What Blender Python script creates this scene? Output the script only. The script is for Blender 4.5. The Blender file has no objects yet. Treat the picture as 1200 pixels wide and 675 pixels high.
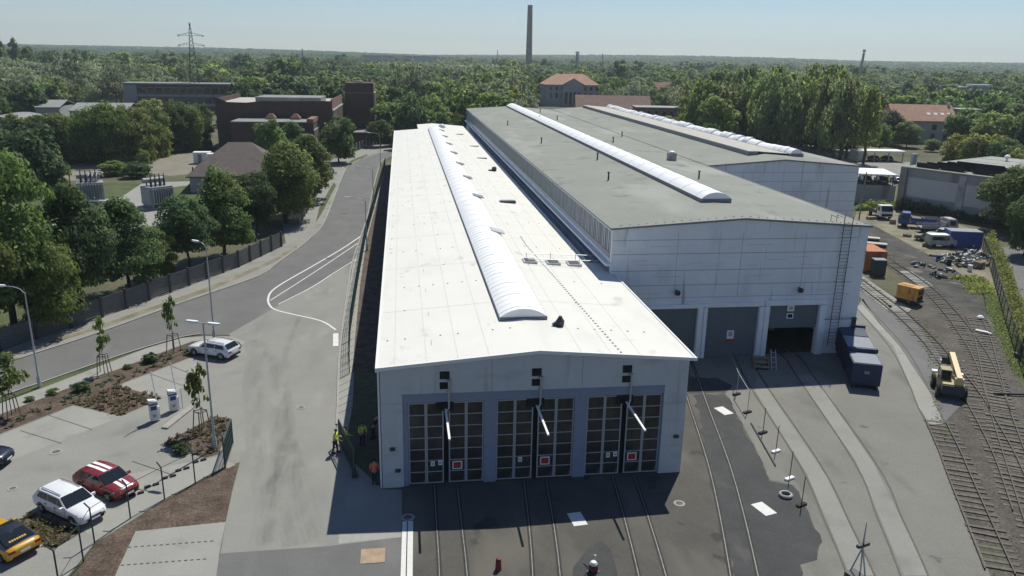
import bpy, bmesh, math, random
import numpy as np
from mathutils import Vector, Matrix
PI = math.pi
rnd = random.Random(7)
S = bpy.context.scene
COL = S.collection
# ------------------------------------------------------------------ camera (solved from the hall edges)
CAM = Vector((1.589, -44.517, 26.0))
FPX, PITCH, ROLL, YAW = 927.2, .28426, .019634, .14036
fw = Vector((math.sin(YAW)*math.cos(PITCH), math.cos(YAW)*math.cos(PITCH), -math.sin(PITCH)))
rt0 = Vector((math.cos(YAW), -math.sin(YAW), 0)); up0 = rt0.cross(fw)
rt = math.cos(ROLL)*rt0 + math.sin(ROLL)*up0
up = -math.sin(ROLL)*rt0 + math.cos(ROLL)*up0
cd = bpy.data.cameras.new('camera'); cam = bpy.data.objects.new('camera', cd); COL.objects.link(cam)
cam.matrix_world = Matrix(((rt.x, up.x, -fw.x, CAM.x), (rt.y, up.y, -fw.y, CAM.y), (rt.z, up.z, -fw.z, CAM.z), (0, 0, 0, 1)))
cd.sensor_width = 36; cd.lens = FPX/1200*36; cd.clip_start = .5; cd.clip_end = 20000
S.camera = cam

def ray(x, y):
    return rt*((x-600)/FPX) + up*((337.5-y)/FPX) + fw
def G(x, y, z=0.):                      # survey point of the photograph -> place on the ground
    d = ray(x, y); t = (z-CAM.z)/d.z
    p = CAM + d*t; return Vector((p.x, p.y, z))
def hgt(y, b):                          # height of a point seen at row y above ground spot b (same distance)
    d0 = b - CAM
    lo, hi = 0., 160.
    for _ in range(40):
        m = (lo+hi)/2; q = Vector((b.x, b.y, m)) - CAM
        if 337.5 - FPX*q.dot(up)/q.dot(fw) > y: lo = m
        else: hi = m
    return lo
def depth(b): return (b-CAM).dot(fw)
def proj(p):
    q = Vector(p)-CAM; dd = q.dot(fw)
    return 600+FPX*q.dot(rt)/dd, 337.5-FPX*q.dot(up)/dd, dd

# ------------------------------------------------------------------ materials
def lin(c):
    return tuple(c)+((1.,) if len(c) == 3 else ())
def mat(name, c, rough=.75, var=.12, scale=1.5, metal=0., c2=None, det=6, bump=0., bscale=30., spec=.4, stretch=None, fine=.0, coat=0.):
    m = bpy.data.materials.new(name); m.use_nodes = True
    nt = m.node_tree; N = nt.nodes; L = nt.links
    b = N['Principled BSDF']; b.inputs['Roughness'].default_value = rough; b.inputs['Metallic'].default_value = metal
    b.inputs['Specular IOR Level'].default_value = spec
    if coat: b.inputs['Coat Weight'].default_value = coat
    if var <= 0 and c2 is None:
        b.inputs['Base Color'].default_value = lin(c); return m
    tc = N.new('ShaderNodeTexCoord'); src = tc.outputs['Object']
    if stretch:
        mp = N.new('ShaderNodeMapping'); mp.inputs['Scale'].default_value = stretch; L.new(src, mp.inputs[0]); src = mp.outputs[0]
    nz = N.new('ShaderNodeTexNoise'); nz.inputs['Scale'].default_value = scale; nz.inputs['Detail'].default_value = det; nz.inputs['Roughness'].default_value = .62
    L.new(src, nz.inputs['Vector'])
    mr = N.new('ShaderNodeMapRange'); mr.inputs[1].default_value = .3; mr.inputs[2].default_value = .7; L.new(nz.outputs['Fac'], mr.inputs[0])
    mx = N.new('ShaderNodeMix'); mx.data_type = 'RGBA'
    a = tuple(x*(1-var) for x in c); d = c2 if c2 else tuple(min(1, x*(1+var)) for x in c)
    mx.inputs[6].default_value = lin(a); mx.inputs[7].default_value = lin(d); L.new(mr.outputs[0], mx.inputs[0])
    out = mx.outputs[2]
    if fine:
        n2 = N.new('ShaderNodeTexNoise'); n2.inputs['Scale'].default_value = bscale; n2.inputs['Detail'].default_value = 3; L.new(tc.outputs['Object'], n2.inputs['Vector'])
        mf = N.new('ShaderNodeMapRange'); mf.inputs[1].default_value = .3; mf.inputs[2].default_value = .7; mf.inputs[3].default_value = 1-fine; mf.inputs[4].default_value = 1+fine
        L.new(n2.outputs['Fac'], mf.inputs[0])
        m3 = N.new('ShaderNodeVectorMath'); m3.operation = 'SCALE'; L.new(out, m3.inputs[0]); L.new(mf.outputs[0], m3.inputs['Scale']); out = m3.outputs[0]
    L.new(out, b.inputs['Base Color'])
    if bump:
        bp = N.new('ShaderNodeBump'); bp.inputs['Strength'].default_value = bump; bp.inputs['Distance'].default_value = .05
        n3 = N.new('ShaderNodeTexNoise'); n3.inputs['Scale'].default_value = bscale; L.new(tc.outputs['Object'], n3.inputs['Vector'])
        L.new(n3.outputs['Fac'], bp.inputs['Height']); L.new(bp.outputs[0], b.inputs['Normal'])
    return m
def layered(m, c, lo, hi, scale, stretch=None, det=4, rot=0., w=0):
    """adds a layer of stains of colour c where a stretched noise passes lo..hi"""
    nt = m.node_tree; N = nt.nodes; L = nt.links; b = N['Principled BSDF']
    old = b.inputs['Base Color'].links[0].from_socket
    tc = N.new('ShaderNodeTexCoord'); mp = N.new('ShaderNodeMapping'); mp.inputs['Scale'].default_value = stretch or (1, 1, 1)
    mp.inputs['Rotation'].default_value = (0, 0, rot); mp.inputs['Location'].default_value = (w*3.7, w*1.3, 0)
    L.new(tc.outputs['Object'], mp.inputs[0])
    nz = N.new('ShaderNodeTexNoise'); nz.inputs['Scale'].default_value = scale; nz.inputs['Detail'].default_value = det; L.new(mp.outputs[0], nz.inputs['Vector'])
    mr = N.new('ShaderNodeMapRange'); mr.inputs[1].default_value = lo; mr.inputs[2].default_value = hi; mr.interpolation_type = 'SMOOTHSTEP'
    L.new(nz.outputs['Fac'], mr.inputs[0])
    mx = N.new('ShaderNodeMix'); mx.data_type = 'RGBA'; L.new(mr.outputs[0], mx.inputs[0]); L.new(old, mx.inputs[6]); mx.inputs[7].default_value = lin(c)
    L.new(mx.outputs[2], b.inputs['Base Color']); return m
def leafmat(name, c, var=.35):
    m = bpy.data.materials.new(name); m.use_nodes = True; nt = m.node_tree; N = nt.nodes; L = nt.links
    b = N['Principled BSDF']; b.inputs['Roughness'].default_value = .55; b.inputs['Specular IOR Level'].default_value = .25
    g = N.new('ShaderNodeNewGeometry'); oi = N.new('ShaderNodeObjectInfo')
    def rng(s, a, d):
        r = N.new('ShaderNodeMapRange'); r.inputs[3].default_value = a; r.inputs[4].default_value = d; L.new(s, r.inputs[0]); return r.outputs[0]
    h = N.new('ShaderNodeHueSaturation'); h.inputs['Color'].default_value = lin(c)
    L.new(rng(oi.outputs['Random'], .475, .52), h.inputs['Hue'])
    sm = N.new('ShaderNodeMath'); sm.operation = 'MULTIPLY'
    L.new(rng(g.outputs['Random Per Island'], 1-var, 1+var), sm.inputs[0])
    md = N.new('ShaderNodeMath'); md.operation = 'FRACT'; mm = N.new('ShaderNodeMath'); mm.operation = 'MULTIPLY'; mm.inputs[1].default_value = 7.31
    L.new(oi.outputs['Random'], mm.inputs[0]); L.new(mm.outputs[0], md.inputs[0])
    L.new(rng(md.outputs[0], .72, 1.3), sm.inputs[1]); L.new(sm.outputs[0], h.inputs['Value'])
    L.new(h.outputs[0], b.inputs['Base Color'])
    t = N.new('ShaderNodeBsdfTranslucent'); g2 = N.new('ShaderNodeVectorMath'); g2.operation = 'SCALE'; g2.inputs['Scale'].default_value = 1.9; L.new(h.outputs[0], g2.inputs[0]); L.new(g2.outputs[0], t.inputs['Color'])
    mx = N.new('ShaderNodeMixShader'); mx.inputs[0].default_value = .48
    L.new(b.outputs[0], mx.inputs[1]); L.new(t.outputs[0], mx.inputs[2]); L.new(mx.outputs[0], N['Material Output'].inputs['Surface'])
    return m

M = {}
M['earth'] = mat('earth', (.075, .085, .04), .95, .4, .05, c2=(.13, .12, .07), fine=.25, bscale=2.)
M['grass'] = mat('grass', (.055, .085, .028), .95, .3, .25, c2=(.10, .115, .045), fine=.3, bscale=6.)
M['drygrass'] = mat('dry_grass', (.165, .150, .095), .95, .3, .35, c2=(.26, .235, .17), fine=.25, bscale=5.)
M['asphalt'] = layered(mat('asphalt', (0.133, 0.133, 0.130), .9, .12, .3, fine=.1, bscale=14.), (0.164, 0.164, 0.158), .52, .75, .35, (1, .25, 1))
M['drive'] = layered(layered(mat('driveway', (.232, .228, .21), .9, .08, .25, fine=.06, bscale=9.), (.19, .187, .175), .45, .75, .3, (1, .3, 1), w=2), (.265, .26, .24), .55, .75, .5, (1, .4, 1), rot=-.2, w=5)
M['concrete'] = layered(mat('concrete', (0.238, 0.234, 0.215), .9, .08, .25, fine=.06, bscale=8.), (0.191, 0.188, 0.175), .52, .72, .3, w=1)
M['slab'] = layered(mat('concrete_slab', (0.277, 0.274, 0.251), .9, .07, .4, fine=.05, bscale=8.), (0.231, 0.228, 0.211), .55, .72, .5, w=3)
M['apron'] = layered(layered(mat('apron_concrete', (0.179, 0.176, 0.157), .9, .1, .2, fine=.08, bscale=6.), (0.132, 0.129, 0.115), .52, .70, .3, (1, .4, 1), w=4), (0.090, 0.087, 0.078), .66, .74, .5, w=9)
M['yard'] = layered(layered(mat('yard_asphalt', (.076, .071, .062), .88, .15, .35, fine=.14, bscale=10.), (.112, .103, .088), .48, .68, .3, (1, .35, 1), w=1), (.042, .041, .040), .60, .68, .45, w=6)
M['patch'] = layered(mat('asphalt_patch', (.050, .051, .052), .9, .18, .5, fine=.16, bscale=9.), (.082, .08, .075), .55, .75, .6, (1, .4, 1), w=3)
M['mulch'] = mat('mulch', (0.077, 0.053, 0.038), .95, .3, .8, c2=(0.130, 0.096, 0.074), fine=.45, bscale=7., bump=.5)
M['ballast'] = layered(mat('ballast', (.076, .066, .055), .95, .35, .35, c2=(.115, .102, .086), fine=.55, bscale=6.), (.072, .085, .040), .58, .70, .35, w=7)
M['soot'] = layered(mat('soot_ground', (0.041, 0.039, 0.038), .95, .3, .4, c2=(0.090, 0.086, 0.075), fine=.3, bscale=4.), (0.150, 0.143, 0.120), .62, .72, .3)
M['kerb'] = mat('kerbstone', (0.302, 0.295, 0.274), .85, .12, 2.)
M['paint'] = mat('white_road_paint', (0.624, 0.624, 0.600), .7, .08, 3.)
M['joint'] = mat('joint_tar', (0.060, 0.059, 0.054), .9, .2, 2.)
M['rail'] = mat('rail_steel', (.055, .045, .038), .6, .25, 4.)
M['railshine'] = mat('polished_rail', (.20, .195, .185), .5, .3, 3.)
M['groove'] = mat('rail_groove', (.035, .034, .032), .9, .2, 3.)
M['sleeper'] = mat('sleeper', (.120, .105, .086), .9, .35, 3., c2=(.165, .15, .128))
M['render'] = layered(mat('facade_plaster', (0.528, 0.535, 0.541), .85, .06, .5, fine=.04, bscale=5.), (0.449, 0.455, 0.469), .52, .72, .5, (1, 1, 2.), w=1)
M['blue'] = mat('blue_grey_steel', (.24, .27, .36), .6, .06, 2.)
M['frame'] = mat('door_frame_metal', (.42, .43, .46), .5, .06, 3., metal=.2)
M['glass'] = mat('dark_glass', (.012, .016, .02), .06, 0, spec=.6)
M['hallglass'] = layered(mat('dirty_door_glass', (.030, .033, .034), .2, .4, .8, c2=(.075, .070, .058), spec=.4), (.12, .115, .10), .60, .72, .9, (1, 1, .6), w=4)
M['black'] = mat('black_opening', (.012, .013, .015), .8, .2, 3.)
M['membrane'] = layered(mat('white_roof_membrane', (.66, .65, .605), .7, .03, .4), (.60, .59, .545), .55, .75, .35, (1, .3, 1))
layered(M['membrane'], (.53, .52, .47), .62, .74, .9, (1, .5, 1), w=17)
M['membedge'] = mat('white_roof_edge', (.74, .74, .72), .5, .03, 2.)
M['seamline'] = mat('membrane_seam', (.52, .515, .48), .8, .08, 1.)
M['dots'] = mat('roof_fixing', (.36, .35, .32), .8, .2, 3.)
M['dome'] = mat('skylight_acrylic', (.90, .90, .89), .45, .03, 1.5, spec=.5)
M['rib'] = mat('skylight_rib', (.74, .75, .76), .4, .05, 2.)
M['kerbmetal'] = mat('upstand_metal', (.20, .21, .23), .5, .1, 2., metal=.3)
M['bitumen'] = layered(layered(mat('bitumen_roof', (.235, .245, .215), .92, .09, .12, fine=.06, bscale=3.), (.30, .305, .275), .52, .68, .16, (1, .35, 1), w=2), (.185, .19, .17), .58, .70, .3, w=8)
M['panel'] = layered(layered(mat('pale_wall_panel', (0.732, 0.750, 0.769), .8, .06, .35, fine=.03, bscale=4.), (0.610, 0.622, 0.634), .52, .72, .35, (1, 1, .45), w=2), (0.464, 0.470, 0.470), .66, .78, .7, (1.4, 1.4, .2), w=5)
layered(M['panel'], (.40, .41, .405), .60, .74, 1.6, (1, 1, .06), w=11)
layered(M['render'], (.42, .425, .425), .58, .76, 1.3, (1, 1, .07), w=13)
M['panelwhite'] = mat('white_concrete_frame', (0.792, 0.804, 0.820), .8, .06, .6)
M['seam'] = mat('panel_seam', (.33, .34, .35), .9, .3, .6)
M['shutter'] = mat('roller_shutter', (.125, .145, .16), .6, .08, 1.)
M['clere'] = mat('translucent_glazing', (.74, .77, .75), .35, .06, 2.)
M['clereblue'] = mat('glazing_bar_and_shade', (.20, .23, .26), .4, .1, 2.)  # also paints shade below the hall ledge and along the shed foot
M['steel'] = mat('galvanised_steel', (.42, .43, .44), .45, .1, 4., metal=.5)
M['darksteel'] = mat('dark_steel', (.045, .048, .055), .55, .15, 4.)
M['greensteel'] = mat('green_fence_steel', (.03, .06, .055), .5, .15, 4.)
M['white'] = mat('white_paint', (.80, .80, .79), .5, .03, 3.)
M['dullred'] = mat('dull_red_paint', (.17, .022, .02), .6, .15, 6.)
M['red'] = mat('red_paint', (.40, .035, .03), .5, .08, 3.)
M['orange'] = layered(mat('orange_container_paint', (.42, .14, .045), .7, .12, .7), (.24, .10, .05), .5, .7, .9, (1, 1, .3))
M['ochre'] = layered(mat('ochre_paint', (.50, .25, .06), .65, .12, 1.), (.25, .11, .04), .55, .7, 1.2, (1, 1, .4))
M['cream'] = mat('sunlit_boom_paint', (.66, .50, .28), .5, .08, 2.)  # sunlit tan of the boom put into its colour, lighter than the chassis
M['yellow'] = mat('yellow_machine_paint', (.34, .27, .12), .5, .08, 2.)
M['navy'] = mat('navy_container_paint', (.020, .030, .070), .55, .15, 1.)
M['greycover'] = mat('grey_tarpaulin', (.22, .24, .28), .7, .08, 1.2)
M['rubber'] = mat('rubber', (.022, .022, .022), .85, .2, 5.)
M['rim'] = mat('alloy_rim', (.50, .51, .52), .35, .05, 3., metal=.6)
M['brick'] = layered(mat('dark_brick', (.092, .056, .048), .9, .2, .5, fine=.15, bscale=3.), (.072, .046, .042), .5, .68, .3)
M['brickred'] = mat('red_and_sunlit_brick', (.23, .13, .10), .9, .15, .8, fine=.12, bscale=3.)  # lighter brick; also stands in for sun on the dark brick's right sides
M['brickstone'] = mat('brick_pilaster', (.30, .23, .185), .9, .12, 1.)
M['stone'] = mat('pale_stone_trim', (.42, .40, .36), .85, .1, 1.)
M['wood'] = mat('weathered_wood', (.25, .20, .15), .85, .2, 3.)
M['bark'] = mat('bark', (.085, .07, .055), .95, .3, 4.)
M['slate'] = mat('slate_roof', (.105, .083, .076), .8, .18, .8, fine=.15, bscale=2.5)
M['tile'] = mat('red_roof_tile', (.42, .245, .175), .85, .15, .5, fine=.12, bscale=2.)
M['tilebrown'] = mat('brown_roof_tile', (.24, .155, .12), .85, .15, .5, fine=.12, bscale=2.)
M['plaster'] = mat('grey_plaster', (.36, .35, .34), .9, .08, .5)
M['palewall'] = mat('pale_plaster', (.50, .48, .45), .9, .08, .5)
M['chim'] = mat('chimney_brick', (.20, .165, .15), .9, .15, .05)
M['tin'] = mat('light_sheet_roof', (.23, .24, .225), .6, .08, .3)
M['pv'] = mat('solar_panel', (.012, .013, .022), .45, .1, 1., spec=.25)
M['rconc'] = layered(mat('shed_concrete', (.30, .30, .30), .9, .1, .4), (.18, .18, .175), .55, .72, .35, (1, 1, .3))
M['rband'] = mat('shed_pale_panel', (.44, .45, .46), .85, .05, .5)
M['trafo'] = mat('transformer_grey', (.27, .29, .30), .55, .1, 2.)
M['porcelain'] = mat('insulator', (.045, .03, .028), .3, .1, 3.)
M['hivisy'] = mat('yellow_hi_vis', (.60, .70, .10), .7, .05, 4.)
M['hiviso'] = mat('orange_hi_vis', (.80, .17, .06), .7, .05, 4.)
M['cloth'] = mat('dark_trousers', (.035, .04, .06), .9, .2, 6.)
M['skin'] = mat('skin', (.42, .25, .18), .6, .05, 4.)
M['hair'] = mat('dark_hair', (.03, .02, .015), .7, .1, 6.)
M['lampglass'] = mat('lamp_glass', (.75, .77, .78), .2, .03, 3.)
M['brownplate'] = mat('rusty_cover', (.34, .25, .17), .85, .25, 1.5)
M['tarp'] = mat('blue_tarpaulin', (.035, .07, .24), .6, .12, 1.)
M['cabwhite'] = mat('cab_white', (.66, .66, .64), .45, .05, 2.)
M['scrap'] = mat('grey_scrap', (.33, .33, .32), .7, .3, 2.)
M['sand'] = mat('gravel_yard', (0.204, 0.187, 0.150), .95, .15, .25, fine=.15, bscale=4.)
M['picket'] = mat('grey_fence_panel', (.105, .112, .112), .85, .15, 2.)
M['oldpaint'] = mat('faded_car_paint', (.20, .21, .21), .5, .2, 2.)
M['pallet'] = mat('pallet_wood', (.30, .235, .16), .9, .25, 3.)
def carpaint(n, c): return mat(n, c, .28, .0 if 0 else .03, 2., spec=.5, coat=.6)
M['cwhite'] = carpaint('white_car_paint', (.72, .73, .74)); M['cred'] = carpaint('red_car_paint', (.20, .018, .022))
M['cyel'] = carpaint('yellow_car_paint', (.55, .30, .025)); M['cdark'] = carpaint('dark_blue_car_paint', (.012, .016, .035)); M['cblack'] = carpaint('black_car_paint', (.012, .012, .014))
M['headl'] = mat('headlamp', (.55, .57, .6), .15, 0, spec=.6); M['taill'] = mat('tail_lamp', (.30, .012, .012), .25, 0)
LEAF = {k: leafmat('leaf_'+k, c) for k, c in dict(dark=(.080, .120, .045), mid=(.122, .172, .050), bright=(.165, .215, .056), silver=(.175, .205, .120), yellow=(.20, .22, .066), conifer=(.052, .082, .042), poplar=(.170, .208, .090)).items()}

def stainmat(name, c, fac, scale, stretch):
    m = mat(name, c, .9, .1, 2.); nt = m.node_tree; N = nt.nodes; L = nt.links
    tc = N.new('ShaderNodeTexCoord'); mp = N.new('ShaderNodeMapping'); mp.inputs['Scale'].default_value = stretch; nz = N.new('ShaderNodeTexNoise'); nz.inputs['Scale'].default_value = scale; nz.inputs['Detail'].default_value = 5
    L.new(tc.outputs['Object'], mp.inputs[0]); L.new(mp.outputs[0], nz.inputs['Vector']); mr = N.new('ShaderNodeMapRange'); mr.inputs[1].default_value = .38; mr.inputs[2].default_value = .66; mr.inputs[4].default_value = fac; L.new(nz.outputs['Fac'], mr.inputs[0])
    t = N.new('ShaderNodeBsdfTransparent'); mx = N.new('ShaderNodeMixShader'); L.new(mr.outputs[0], mx.inputs[0]); L.new(t.outputs[0], mx.inputs[1]); L.new(N['Principled BSDF'].outputs[0], mx.inputs[2]); L.new(mx.outputs[0], N['Material Output'].inputs['Surface'])
    return m
M['tyremark'] = stainmat('tyre_rubber_marks', (.11, .11, .10), .075, .9, (1, .3, 1))
M['oil'] = stainmat('old_oil_stain', (.06, .058, .055), .38, .8, (1, .6, 1))
# ------------------------------------------------------------------ mesh helper
class MB:
    def __init__(s): s.v = []; s.f = []; s.m = []
    def add(s, vs, fs, m=0):
        o = len(s.v); s.v += [tuple(p) for p in vs]
        for f in fs: s.f.append([i+o for i in f]); s.m.append(m)
        return s
    def box(s, x0, y0, z0, x1, y1, z1, m=0):
        return s.add([(x0, y0, z0), (x1, y0, z0), (x1, y1, z0), (x0, y1, z0), (x0, y0, z1), (x1, y0, z1), (x1, y1, z1), (x0, y1, z1)],
                     [(3, 2, 1, 0), (4, 5, 6, 7), (0, 1, 5, 4), (1, 2, 6, 5), (2, 3, 7, 6), (3, 0, 4, 7)], m)
    def obox(s, c, lx, ly, lz, rz=0, m=0):      # centred in x, y; base at c.z
        ca, sa = math.cos(rz), math.sin(rz); P = []
        for z in (0, lz):
            for x, y in ((-lx/2, -ly/2), (lx/2, -ly/2), (lx/2, ly/2), (-lx/2, ly/2)):
                P.append((c[0]+x*ca-y*sa, c[1]+x*sa+y*ca, c[2]+z))
        return s.add(P, [(3, 2, 1, 0), (4, 5, 6, 7), (0, 1, 5, 4), (1, 2, 6, 5), (2, 3, 7, 6), (3, 0, 4, 7)], m)
    def poly(s, pts, m=0): return s.add(pts, [tuple(range(len(pts)))], m)
    def prism(s, pts, z0, z1, m=0):
        a = sum(pts[i][0]*pts[(i+1) % len(pts)][1]-pts[(i+1) % len(pts)][0]*pts[i][1] for i in range(len(pts)))
        if a < 0: pts = pts[::-1]
        n = len(pts); V = [(p[0], p[1], z0) for p in pts]+[(p[0], p[1], z1) for p in pts]
        return s.add(V, [tuple(range(n))[::-1], tuple(range(n, 2*n))]+[(i, (i+1) % n, (i+1) % n+n, i+n) for i in range(n)], m)
    def xprism(s, pts, a0, a1, axis='y', m=0):   # profile in (x,z) extruded along y, or (y,z) along x
        n = len(pts)
        V = [((p[0], a, p[1]) if axis == 'y' else (a, p[0], p[1])) for a in (a0, a1) for p in pts]
        F = [tuple(range(n)), tuple(range(n, 2*n))[::-1]]+[((i+1) % n, i, i+n, (i+1) % n+n) for i in range(n)]
        return s.add(V, F, m)
    def tube(s, p, q, r0, r1=None, n=8, m=0, caps=True):
        p, q = Vector(p), Vector(q); r1 = r0 if r1 is None else r1
        d = (q-p).normalized(); a = d.orthogonal().normalized(); b = d.cross(a)
        V = [p+(a*math.cos(t)+b*math.sin(t))*r0 for t in [2*PI*i/n for i in range(n)]]+[q+(a*math.cos(t)+b*math.sin(t))*r1 for t in [2*PI*i/n for i in range(n)]]
        F = [(i, (i+1) % n, (i+1) % n+n, i+n) for i in range(n)]
        if caps: F += [tuple(range(n))[::-1], tuple(range(n, 2*n))]
        return s.add(V, F, m)
    def path(s, pts, r, n=6, m=0):
        for a, b in zip(pts[:-1], pts[1:]): s.tube(a, b, r, r, n, m)
        return s
    def lathe(s, prof, c=(0, 0, 0), n=16, m=0, axis='z'):
        V = []
        for r, h in prof:
            for i in range(n):
                t = 2*PI*i/n; x, y = r*math.cos(t), r*math.sin(t)
                V.append((c[0]+x, c[1]+y, c[2]+h) if axis == 'z' else (c[0]+x, c[1]+h, c[2]+y))
        F = [(j*n+i, j*n+(i+1) % n, (j+1)*n+(i+1) % n, (j+1)*n+i) for j in range(len(prof)-1) for i in range(n)]
        F += [tuple(range(n))[::-1], tuple(range((len(prof)-1)*n, len(prof)*n))]
        if axis != 'z': F = [f[::-1] for f in F]
        return s.add(V, F, m)
    def loft(s, rings, m=0, caps=True):
        n = len(rings[0]); V = [p for r in rings for p in r]
        F = [(j*n+i, j*n+(i+1) % n, (j+1)*n+(i+1) % n, (j+1)*n+i) for j in range(len(rings)-1) for i in range(n)]
        if caps: F += [tuple(range(n))[::-1], tuple(range((len(rings)-1)*n, len(rings)*n))]
        return s.add(V, F, m)
    def sphere(s, c, r, sz=1., n=10, m=0):
        return s.lathe([(max(1e-3, r*math.sin(PI*k/8)), -r*sz*math.cos(PI*k/8)) for k in range(9)], c, n, m)
    def build(s, name, mats, parent=None, loc=None, rz=0, angle=35, bevel=0):
        me = bpy.data.meshes.new(name); me.from_pydata(s.v, [], s.f)
        if not isinstance(mats, (list, tuple)): mats = [mats]
        for x in mats: me.materials.append(M[x] if isinstance(x, str) else x)
        if len(mats) > 1: me.polygons.foreach_set('material_index', s.m)
        me.validate()
        bm = bmesh.new(); bm.from_mesh(me); bmesh.ops.recalc_face_normals(bm, faces=bm.faces); bm.to_mesh(me); bm.free()
        me.polygons.foreach_set('use_smooth', [True]*len(me.polygons)); me.set_sharp_from_angle(angle=math.radians(angle)); me.update()
        o = bpy.data.objects.new(name, me); COL.objects.link(o)
        if parent: o.parent = parent
        if loc is not None: o.location = loc
        o.rotation_euler.z = rz
        if bevel:
            b = o.modifiers.new('bevel', 'BEVEL'); b.width = bevel; b.segments = 2; b.limit_method = 'ANGLE'; b.angle_limit = .6
        return o
def tag(o, label=None, cat=None, group=None, kind=None):
    if label: o['label'] = label
    if cat: o['category'] = cat
    if group: o['group'] = group
    if kind: o['kind'] = kind
    return o
def thing(name, label, cat, loc=(0, 0, 0), rz=0, group=None):
    o = bpy.data.objects.new(name, None); o.empty_display_size = .3; COL.objects.link(o)
    o.location = loc; o.rotation_euler.z = rz
    return tag(o, label, cat, group)
def kids(o): return [c for c in COL.objects if c.parent == o]
def dup(root, loc, rz=0, label=None, group=None, scale=None):
    r = root.copy(); COL.objects.link(r); r.location = loc; r.rotation_euler.z = rz
    if label: r['label'] = label
    if group: r['group'] = group
    if scale: r.scale = scale
    for c in root.children:
        k = c.copy(); COL.objects.link(k); k.parent = r
        for g in c.children:
            h = g.copy(); COL.objects.link(h); h.parent = k
    return r
# ------------------------------------------------------------------ ground sheets
def px(*pts): return [(G(x, y).x, G(x, y).y) for x, y in pts]
def sheet(name, pts, z, m, label, cat, kind='structure'):
    b = MB(); b.poly([(p[0], p[1], z) for p in pts])
    o = b.build(name, m); tag(o, label, cat, None, kind)
    if o.data.polygons and o.data.polygons[0].normal.z < 0: o.data.flip_normals()
    return o
def ribbon(b, pts, w, z0, z1=None, m=0, off=0.):
    """flat (or raised) strip along a 2-D polyline"""
    P = [Vector((p[0], p[1])) for p in pts]; n = len(P); Lp = []; Rp = []
    for i in range(n):
        d = (P[min(i+1, n-1)]-P[max(i-1, 0)]).normalized(); nn = Vector((-d.y, d.x))
        Lp.append(P[i]+nn*(w/2+off)); Rp.append(P[i]-nn*(w/2-off))
    for i in range(n-1):
        a, c, d, e = Rp[i], Rp[i+1], Lp[i+1], Lp[i]
        if z1 is None: b.add([(a.x, a.y, z0), (c.x, c.y, z0), (d.x, d.y, z0), (e.x, e.y, z0)], [(0, 1, 2, 3)], m)
        else: b.add([(q.x, q.y, z) for z in (z0, z1) for q in (a, c, d, e)], [(4, 5, 6, 7), (0, 1, 5, 4), (2, 3, 7, 6), (1, 2, 6, 5), (3, 0, 4, 7)], m)
    return b
def curve(pts, step=1.5):
    """Catmull-Rom through 2-D points"""
    P = [Vector((p[0], p[1])) for p in pts]; P = [P[0]*2-P[1]]+P+[P[-1]*2-P[-2]]; out = []
    for i in range(1, len(P)-2):
        k = max(2, int((P[i+1]-P[i]).length/step))
        for j in range(k):
            t = j/k
            out.append(.5*((2*P[i])+(P[i+1]-P[i-1])*t+(2*P[i-1]-5*P[i]+4*P[i+1]-P[i+2])*t*t+(-P[i-1]+3*P[i]-3*P[i+1]+P[i+2])*t**3))
    out.append(P[-2]); return out
HAZE, SKY, SUN, EXPO = .00015, .068, 5.0, 0.0
# ================================================================== THE GROUND
def terrain():
    """one sheet to the horizon: flat for 1.5 km, then low wooded rises"""
    na, rs = 120, [0, 60, 150, 300, 600, 1000, 1500, 2000, 2500, 3000, 3600, 4300, 5200, 6200, 7500]
    V = [(0, 0, 0)]; F = []
    for r in rs[1:]:
        for i in range(na):
            t = 2*PI*i/na; V.append((r*math.sin(t), r*math.cos(t), hill(r, t)))
    for i in range(na): F.append((0, 1+(i+1) % na, 1+i))
    for j in range(len(rs)-2):
        for i in range(na):
            a = 1+j*na+i; b = 1+j*na+(i+1) % na; F.append((a, b, b+na, a+na))
    b = MB(); b.add(V, F); o = b.build('ground', 'earth'); tag(o, 'open grassy earth running out to the wooded horizon', 'ground', None, 'structure')
    for p in o.data.polygons:
        if p.normal.z < 0: p.flip()
def hill(r, t):
    k = min(1, max(0, (r-1500)/2500)); k = k*k*(3-2*k)
    side = .25+.75*min(1, abs(((t-.02+PI) % (2*PI))-PI)/.42)
    return k*(26*side + 5*math.sin(5*t+1)+4*math.sin(13*t+r*.001))
terrain()
LZ = lambda k: .004*k
sheet('gravel_yard', px((20, 222), (60, 192), (150, 186), (230, 176), (262, 178), (285, 186), (262, 200), (200, 206), (160, 202), (60, 215)), LZ(1), 'sand', 'pale gravel yard beside the two white site containers', 'yard')
sheet('lawn', px((-80, 262), (40, 225), (130, 214), (255, 207), (255, 238), (300, 262), (200, 300), (0, 380), (-150, 400)), LZ(1), 'grass', 'green lawn around the two transformers', 'lawn', 'stuff')
sheet('substation_path', px((60, 262), (128, 240), (168, 214), (232, 212), (232, 216), (180, 222), (165, 236), (205, 246), (212, 262), (150, 272), (80, 280)), LZ(2), 'slab', 'concrete path across the transformer lawn', 'path')
def rough(pts, amp=.28, step=.7):
    out = []
    for i in range(len(pts)):
        a, c = Vector(pts[i]), Vector(pts[(i+1) % len(pts)]); n = max(1, int((c-a).length/step)); d = (c-a).normalized() if (c-a).length > 0 else Vector((0, 0)); nn = Vector((-d.y, d.x))
        for k in range(n): q = a.lerp(c, k/n)+nn*rnd.uniform(-amp, amp); out.append((q.x, q.y))
    return out
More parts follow.
